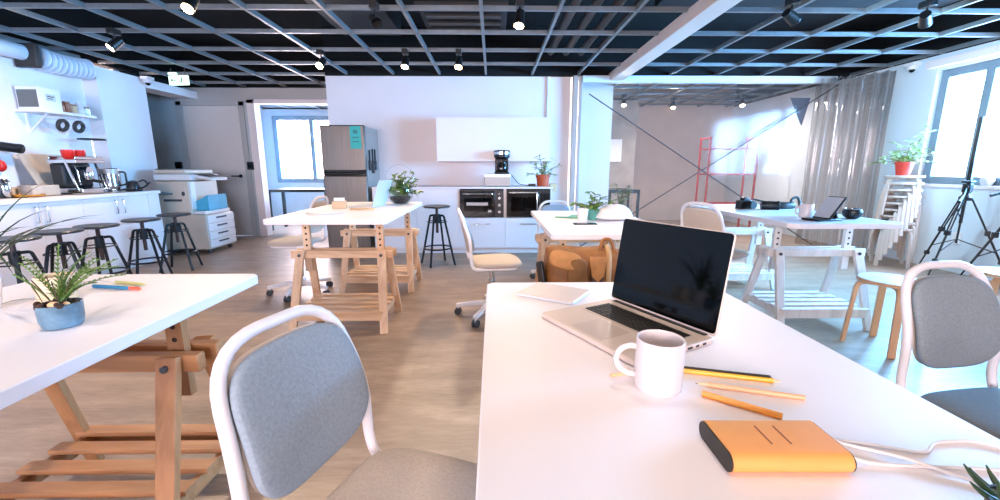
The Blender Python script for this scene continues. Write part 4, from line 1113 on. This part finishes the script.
fo.build('foliage', 'leafgrey', t); tw.build('stem', 'stem', t)
# tan bag on the stool
t = thing('bag', 'tan leather holdall resting on a stool in front of the middle desk', 'bag', (.50, 2.19, .451), R(-4))
bm_ = MB(); vs = []; fs = []; S = 28; prof = [(.9, 0), (1, .02), (1.02, .10), (.97, .18), (.80, .235), (.45, .26), (.1, .265)]
rnd = random.Random(2)
for sc, z in prof:
    for x, y in sup(.25, .125, 3.2, S):
        yy = y*(sc if z > .1 else (1+(sc-1)*.5)); xx = x*(1-.12*(z/.265))
        vs.append((xx+rnd.uniform(-.005, .005), yy+rnd.uniform(-.006, .006), z+(.012*math.sin(x*22) if z > .1 else 0)))
for i in range(len(prof)-1):
    for k in range(S): fs.append((i*S+k, i*S+(k+1) % S, (i+1)*S+(k+1) % S, (i+1)*S+k))
fs.append(tuple(reversed(range(S)))); fs.append(tuple(range((len(prof)-1)*S, len(prof)*S)))
bm_.add(vs, fs).build('body', 'leather', t, sub=1)
pk = MB(); cushion(pk, .055, .108, .06, 4, 32, T=Matrix.Translation((-.062, -.118, .118)) @ Matrix.Rotation(R(88), 4, 'X'))
pk.build('pocket', 'leather2', t, sub=1)
dk = MB(); cushion(dk, .034, .10, .045, 4, 28, T=Matrix.Translation((.034, -.118, .112)) @ Matrix.Rotation(R(88), 4, 'X'))
dk.build('dark_panel', 'darkleather', t, sub=1)
fl = MB(); cushion(fl, .085, .05, .035, 3, 28, T=Matrix.Translation((-.125, -.115, .215)) @ Matrix.Rotation(R(12), 4, 'Y') @ Matrix.Rotation(R(58), 4, 'X'))
fl.build('flap', 'flap', t, sub=1)
MB().bar((-.255, -.06, .20), (-.235, -.09, .06), .085, .02, side=(.3, -1, 0)).build('end_patch', 'black', t, bevel=.008)
for x in (.09, .19):
    pts = fillet([(x, -.140, .03), (x, -.145, .17), (x+.01, -.09, .245), (x+.01, .0, .29), (x+.01, .09, .24)], .05, 6)
    vs = []; fs = []
    for i, p in enumerate(pts):
        for a in (-1, 1): vs.append(p+Vector((a*.013, 0, 0)))
    for i in range(len(pts)-1): fs.append((i*2, i*2+1, i*2+3, i*2+2))
    MB().add(vs, fs).build('strap', 'strap', t, solid=.006)
MB().prism([(-.045, 0), (.045, 0), (.03, -.10), (0, -.13), (-.03, -.10)], -.004, .004, T=Matrix.Translation((.035, -.150, .245)) @ Matrix.Rotation(R(88), 4, 'X')).build('front_tab', 'flap', t, bevel=.002)
MB().tube(fillet([(.05, -.06, .24), (.075, -.03, .315), (.115, -.03, .315), (.14, -.06, .24)], .03, 6), .009, 8).build('handle', 'leather', t)
# window desk: camera on papers, lens, dark pouch, mug, tablet on stand, black bowl
Z = .7735
tag(MB().prism([(-.15, -.10), (.15, -.11), (.15, .11), (-.15, .10)], 0, .004, T=Matrix.Rotation(.1, 4, 'Z')).build('paper_sheet', 'paper', loc=(2.30, 3.62, Z)), 'white papers under the camera on the window desk', 'papers')
t = thing('photo_camera', 'black camera lying on white papers on the window desk', 'camera', (2.20, 3.66, Z+.005), R(15))
MB().b2((-.065, -.03, 0), (.065, .03, .075)).b2((-.025, -.028, .07), (.025, .028, .10)).build('body', 'black', t, bevel=.008)
MB().cyl((.0, -.03, .04), (0, -.10, .04), .033, 20).cyl((0, -.10, .04), (0, -.105, .04), .034, 20).build('lens', 'black', t, bevel=.002)
MB().tube(fillet([(.065, 0, .07), (.12, .02, .08), (.20, .0, .06), (.26, -.02, .05)], .03, 5), .008, 6).build('strap', 'black', t)
t = thing('camera_lens', 'black lens lying beside the camera on white papers', 'lens', (2.37, 3.58, Z+.005), R(-20))
MB().cyl((-.06, 0, .036), (.06, 0, .036), .036, 20).cyl((.06, 0, .036), (.075, 0, .036), .04, 20).build('barrel', 'black', t, bevel=.003)
MB().cyl((-.02, 0, .036), (.02, 0, .036), .0375, 20).build('focus_ring', 'graphite', t)
pb = MB(); cushion(pb, .10, .06, .05, 2.6, 24, T=Matrix.Translation((0, 0, .028)))
t = thing('pouch', 'dark soft pouch with strap at the far side of window desk', 'pouch', (2.60, 3.72, Z), R(10))
pb.build('body', 'graphite', t)
MB().tube(fillet([(.06, 0, .045), (.10, .02, .09), (.16, .02, .10), (.15, -.02, .02)], .03, 5), .012, 8).build('strap', 'graphite', t)
mug_thing('white mug behind the tablet stand on the window desk', (2.31, 3.06, Z), R(175), r=.045, h=.095)
t = thing('tablet', 'tablet propped on black folding stand on the window desk', 'tablet', (2.28, 2.87, Z), R(12))
MB().b2((-.10, -.065, 0), (.10, .065, .014)).build('keyboard', 'black', t, bevel=.004)
MB().bar((.0, 0, .015), (.115, 0, .16), .13, .010, side=(0, 1, 0)).build('screen_panel', 'black', t, bevel=.003)
MB().bar((-.007, 0, .022), (.100, 0, .157), .118, .002, side=(0, 1, 0)).build('screen', 'silver', t)
MB().bar((.06, 0, .085), (.095, 0, .012), .08, .008, side=(0, 1, 0)).build('stand', 'graphite', t)
t = thing('bowl', 'round black bowl with silver rim on the window desk', 'bowl', (2.57, 2.96, Z))
MB().lathe([(.03, 0), (.055, .02), (.062, .045), (.052, .07), (.048, .07), (.056, .045), (.05, .022), (.001, .01)], seg=28).build('body', 'black', t)
MB().lathe([(.052, .066), (.054, .072), (.047, .074), (.046, .068)], seg=28, caps=False).build('rim', 'chrome', t)
# red pot on the stack of stools
ZT = .45+(NS-1)*.0745
t = thing('potted_plant', 'leafy plant in red pot on top of the stacked stools', 'plant', (4.66, 4.78, ZT+.001))
MB().lathe([(.06, 0), (.078, .12), (.085, .122), (.086, .15), (.08, .15), (.075, .12), (.001, .115)], seg=28).build('pot', 'redpot', t)
fo, tw = bushy(51, (0, 0, .12), 14, (.20, .42), 0, .085, .04)
fo.build('foliage', 'leafpale', t); tw.build('stem', 'stem', t)

# tripods
def tripod(label, loc, rz, h, bar_len=0., spread=.42, tilt=.06):
    t = thing('tripod', label, 'tripod', loc, rz)
    MB().cyl((0, 0, h-.42), (0, 0, h-.02), .013, 10).build('centre_column', 'blackmetal', t)
    MB().lathe([(.045, h-.20), (.05, h-.17), (.03, h-.14), (.03, h-.12)], seg=14).build('collar', 'black', t)
    for k in range(3):
        a = k*2*PI/3; c, s = math.cos(a), math.sin(a); sd = (-s, c, 0)
        top = Vector((c*.04, s*.04, h-.17)); foot = Vector((c*spread, s*spread, 0.012))
        lg = MB()
        m1 = top.lerp(foot, .40); m2 = top.lerp(foot, .72)
        for q in (-1, 1):
            o_ = Vector(sd)*q*.011
            lg.cyl(top+o_, m1+o_, .007, 8)
        lg.cyl(m1, m2, .0095, 8).cyl(m2, foot, .007, 8)
        lo = lg.build('leg', 'blackmetal', t)
        MB().bar(m1+Vector((0, 0, .025)), m1-Vector((0, 0, .025)), .045, .035, side=sd).build('clamp', 'black', lo, bevel=.005)
        MB().bar(m2+Vector((0, 0, .02)), m2-Vector((0, 0, .02)), .038, .03, side=sd).build('clamp', 'black', lo, bevel=.005)
        MB().ball(foot+Vector((0, 0, .006)), .016, 10, 6).build('foot', 'black', lo)
        br = top.lerp(foot, .62)
        MB().cyl((0, 0, h-.60+.02), br, .005, 6).build('brace', 'blackmetal', t)
    MB().cyl((0, 0, h-.62), (0, 0, h-.42), .009, 8).build('column_foot', 'blackmetal', t)
    MB().b2((-.03, -.03, h-.12), (.03, .03, h-.04)).cyl((-.05, 0, h-.07), (.05, 0, h-.07), .022, 14).b2((-.05, -.035, h-.03), (.05, .035, h-.012)).build('head', 'black', t, bevel=.005)
    MB().tube([(.02, 0, h-.06), (.14, .04, h-.14), (.30, .08, h-.20)], [.007, .007, .012], 8).build('pan_handle', 'blackmetal', t)
    MB().cyl((-.04, -.03, h-.36), (-.10, -.08, h-.30), .006, 6).ball((-.10, -.08, h-.30), .018, 10, 6).build('crank', 'black', t)
    if bar_len:
        MB().b2((-.022, -.016, h-.01), (.022, .016, h+bar_len*.3)).build('light_grip', 'black', t, bevel=.006)
        MB().b2((-.026, -.014, h+bar_len*.28), (.026, .014, h+bar_len)).build('light_bar', 'graphite', t, bevel=.005)
    return t
tripod('black tripod carrying a tall dark stick light before the window', (4.58, 4.02, 0), R(200), 1.02, .58)
tripod('black camera tripod cut by the photo edge at the window wall', (4.50, 3.42, 0), R(150), 1.10, 0)
tag(MB().b2((-.03, -.04, 0), (.0, .04, .12)).build('wall_socket', 'paper', loc=(XR, 4.45, .32), bevel=.004), 'white wall socket low under the window behind the tripods', 'socket')
tag(MB().lathe([(.04, 0), (.055, .05), (.05, .085), (.046, .085), (.05, .05), (.001, .008)], seg=20).build('glass_pot', 'silver', loc=(XR+.01, 4.30, WZ0+.001)), 'small pale pot on the window sill beside the stick light', 'pot')
# facade across the street, washed out
t = thing('building', 'pale building far outside the window', 'building', (16, 10, -6))
MB().b2((-2, -4, 0), (2, 4, 9.2)).build('wall', 'farfacade', t)
for r in range(3):
    for c in range(3): MB().b2((-2.05, -3.2+c*2.4, 4+r*1.8), (-1.99, -1.8+c*2.4, 5.1+r*1.8)).build('window', 'bluewall', t)

# ------------------------------------------------------------------ lamps
def lamp_light(kind, loc, energy, col, parent=None, **k):
    l = bpy.data.lights.new('lamp', kind); l.energy = energy; l.color = col[:3]
    for a, b in k.items(): setattr(l, a, b)
    o = bpy.data.objects.new('lamp_light', l); COL.objects.link(o)
    o.location = loc
    if parent: o.parent = parent
    return o
WARM = (1.0, .74, .52); COOL = (.55, .80, 1.0); NEUT = (1.0, .82, .72)
def spotlight(label, x, y, az, down, on=True, energy=40, col=WARM, cone=100, z=2.36, blend=.8):
    """track spot: adapter under the grid, short stem, tilted can with a lens"""
    t = thing('ceiling_spotlight', label, 'spotlight', (x, y, z), 0, None)
    MB().b2((-.03, -.05, -.02), (.03, .05, .03)).build('adapter', 'black', t, bevel=.004)
    MB().cyl((0, 0, -.08), (0, 0, -.01), .008, 8).build('stem', 'black', t)
    d = Vector((math.cos(az)*math.cos(down), math.sin(az)*math.cos(down), -math.sin(down)))
    c = Vector((0, 0, -.10))
    mb = MB().cyl(c-d*.06, c+d*.045, .034, 18, r1=.042)
    mb.cyl(c+d*.045, c+d*.06, .0445, 18)
    mb.build('lamp_head', 'black', t)
    MB().cyl(c+d*.0605, c+d*.063, .037, 18).build('lens', 'lampbulb' if on else 'screen', t)
    if on:
        o = lamp_light('SPOT', c+d*.07, energy, col, t, spot_size=R(cone), spot_blend=blend, shadow_soft_size=.05)
        o.rotation_euler = d.to_track_quat('-Z', 'Y').to_euler()
    return t
SP = [
 ('ceiling spotlight lit over the coffee bar, top left of the photo', -2.11, 3.25, R(265), R(50), True),
 ('lit ceiling spotlight nearest the white corrugated duct', -3.50, 4.25, R(228), R(45), True),
 ('lit ceiling spotlight over the opening beside the fridge', -1.88, 4.95, R(260), R(40), True),
 ('unlit black twin spotlight hanging over the fridge desk', -.92, 3.58, R(300), R(30), False),
 ('lit spotlight above the kitchen, nearer the fridge', -.95, 4.90, R(262), R(62), True),
 ('lit spotlight above the kitchen, nearer the ovens', -.37, 4.90, R(262), R(62), True),
 ('spotlight just past the top edge, aimed at the front desk', .21, 3.52, R(250), R(70), True),
 ('white lensed spotlight behind the beam on the window side', 2.27, 3.44, R(20), R(22), True),
 ('spotlight nearest the window rail on the window side', 3.34, 3.47, R(42), R(20), True),
]
for l, x, y, az, dn, on in SP: spotlight(l, x, y, az, dn, on, energy=K_SPOT*(.6 if 'above the kitchen' in l else 1.2 if 'corrugated' in l or 'coffee bar' in l else 1), blend=1, cone=150 if 'corrugated' in l else 110, col=(.48, .76, 1.0) if 'window side' in l else WARM)
# spots over the front desks, above and behind the camera
for l, x, y, az, dn in (('ceiling spotlight over the near half of the front desk', .35, .45, R(80), R(82)), ('ceiling spotlight over the far half of the front desk', .55, 1.15, R(80), R(82)), ('ceiling spotlight over the left desk', -1.3, .9, R(80), R(80)),
                        ('ceiling spotlight behind the camera on the bar side', -1.0, -.7, R(80), R(60)), ('ceiling spotlight over the middle desk', .65, 1.9, R(90), R(75))):
    spotlight(l, x, y, az, dn, True, energy=K_NEAR*(.85 if 'far half' in l else .6 if 'near half' in l else 1), col=NEUT, cone=140, blend=1)
# lamps in the room behind the plastic
for l, x, y in (('lamp behind the plastic sheet nearest the silver post', 2.3, 7.7), ('lamp behind the plastic sheet above the scaffold', 3.3, 8.0), ('lamp behind the plastic sheet nearest the folds', 4.4, 7.7)):
    spotlight(l, x, y, R(255), R(58), True, energy=K_STORE, col=(1, .88, .82), cone=165, blend=1)

# daylight: bright overcast sky outside the windows; portals guide the sampling
wd = bpy.data.worlds.new('world'); scn.world = wd; wd.use_nodes = True
bg = wd.node_tree.nodes['Background']; bg.inputs['Strength'].default_value = K_SKY
wt = wd.node_tree; tc_ = wt.nodes.new('ShaderNodeTexCoord'); sx_ = wt.nodes.new('ShaderNodeSeparateXYZ'); rp_ = wt.nodes.new('ShaderNodeValToRGB')
mr_ = wt.nodes.new('ShaderNodeMapRange'); mr_.inputs['From Min'].default_value = -1
wt.links.new(tc_.outputs['Generated'], sx_.inputs[0]); wt.links.new(sx_.outputs['X'], mr_.inputs['Value']); wt.links.new(mr_.outputs[0], rp_.inputs['Fac'])
rp_.color_ramp.elements[0].position = .62; rp_.color_ramp.elements[0].color = (*K_SKYCOL2, 1)
rp_.color_ramp.elements[1].position = .88; rp_.color_ramp.elements[1].color = (*K_SKYCOL, 1)
wt.links.new(rp_.outputs['Color'], bg.inputs['Color'])
def portal(loc, rot, sx, sy):
    l = bpy.data.lights.new('portal', 'AREA'); l.shape = 'RECTANGLE'; l.size = sx; l.size_y = sy; l.cycles.is_portal = True
    o = bpy.data.objects.new('window_portal', l); COL.objects.link(o); o.location = loc; o.rotation_euler = rot
for a, b in WINS: portal((XR+.20, (a+b)/2, (WZ0+WZ1)/2), (0, R(90), 0), WZ1-WZ0, b-a)
for a, b in FILL_WINS: portal(((a+b)/2, YF-.19, 1.6), (R(90), 0, 0), b-a, 1.4)
portal((-3.06, 9.32, 1.51), (R(-90), 0, 0), 3.1, 1.38)

vs_ = scn.view_settings
scn.display_settings.display_device = 'sRGB'
vs_.view_transform = 'Standard'; vs_.look = 'None'; vs_.exposure = K_EXP; vs_.gamma = 1; vs_.use_curve_mapping = False
scn.cycles.use_denoising = True
scn.cycles.max_bounces = 12; scn.cycles.diffuse_bounces = 8; scn.cycles.glossy_bounces = 4; scn.cycles.transparent_max_bounces = 24
scn.cycles.sample_clamp_indirect = 6; scn.cycles.caustics_reflective = False; scn.cycles.caustics_refractive = False
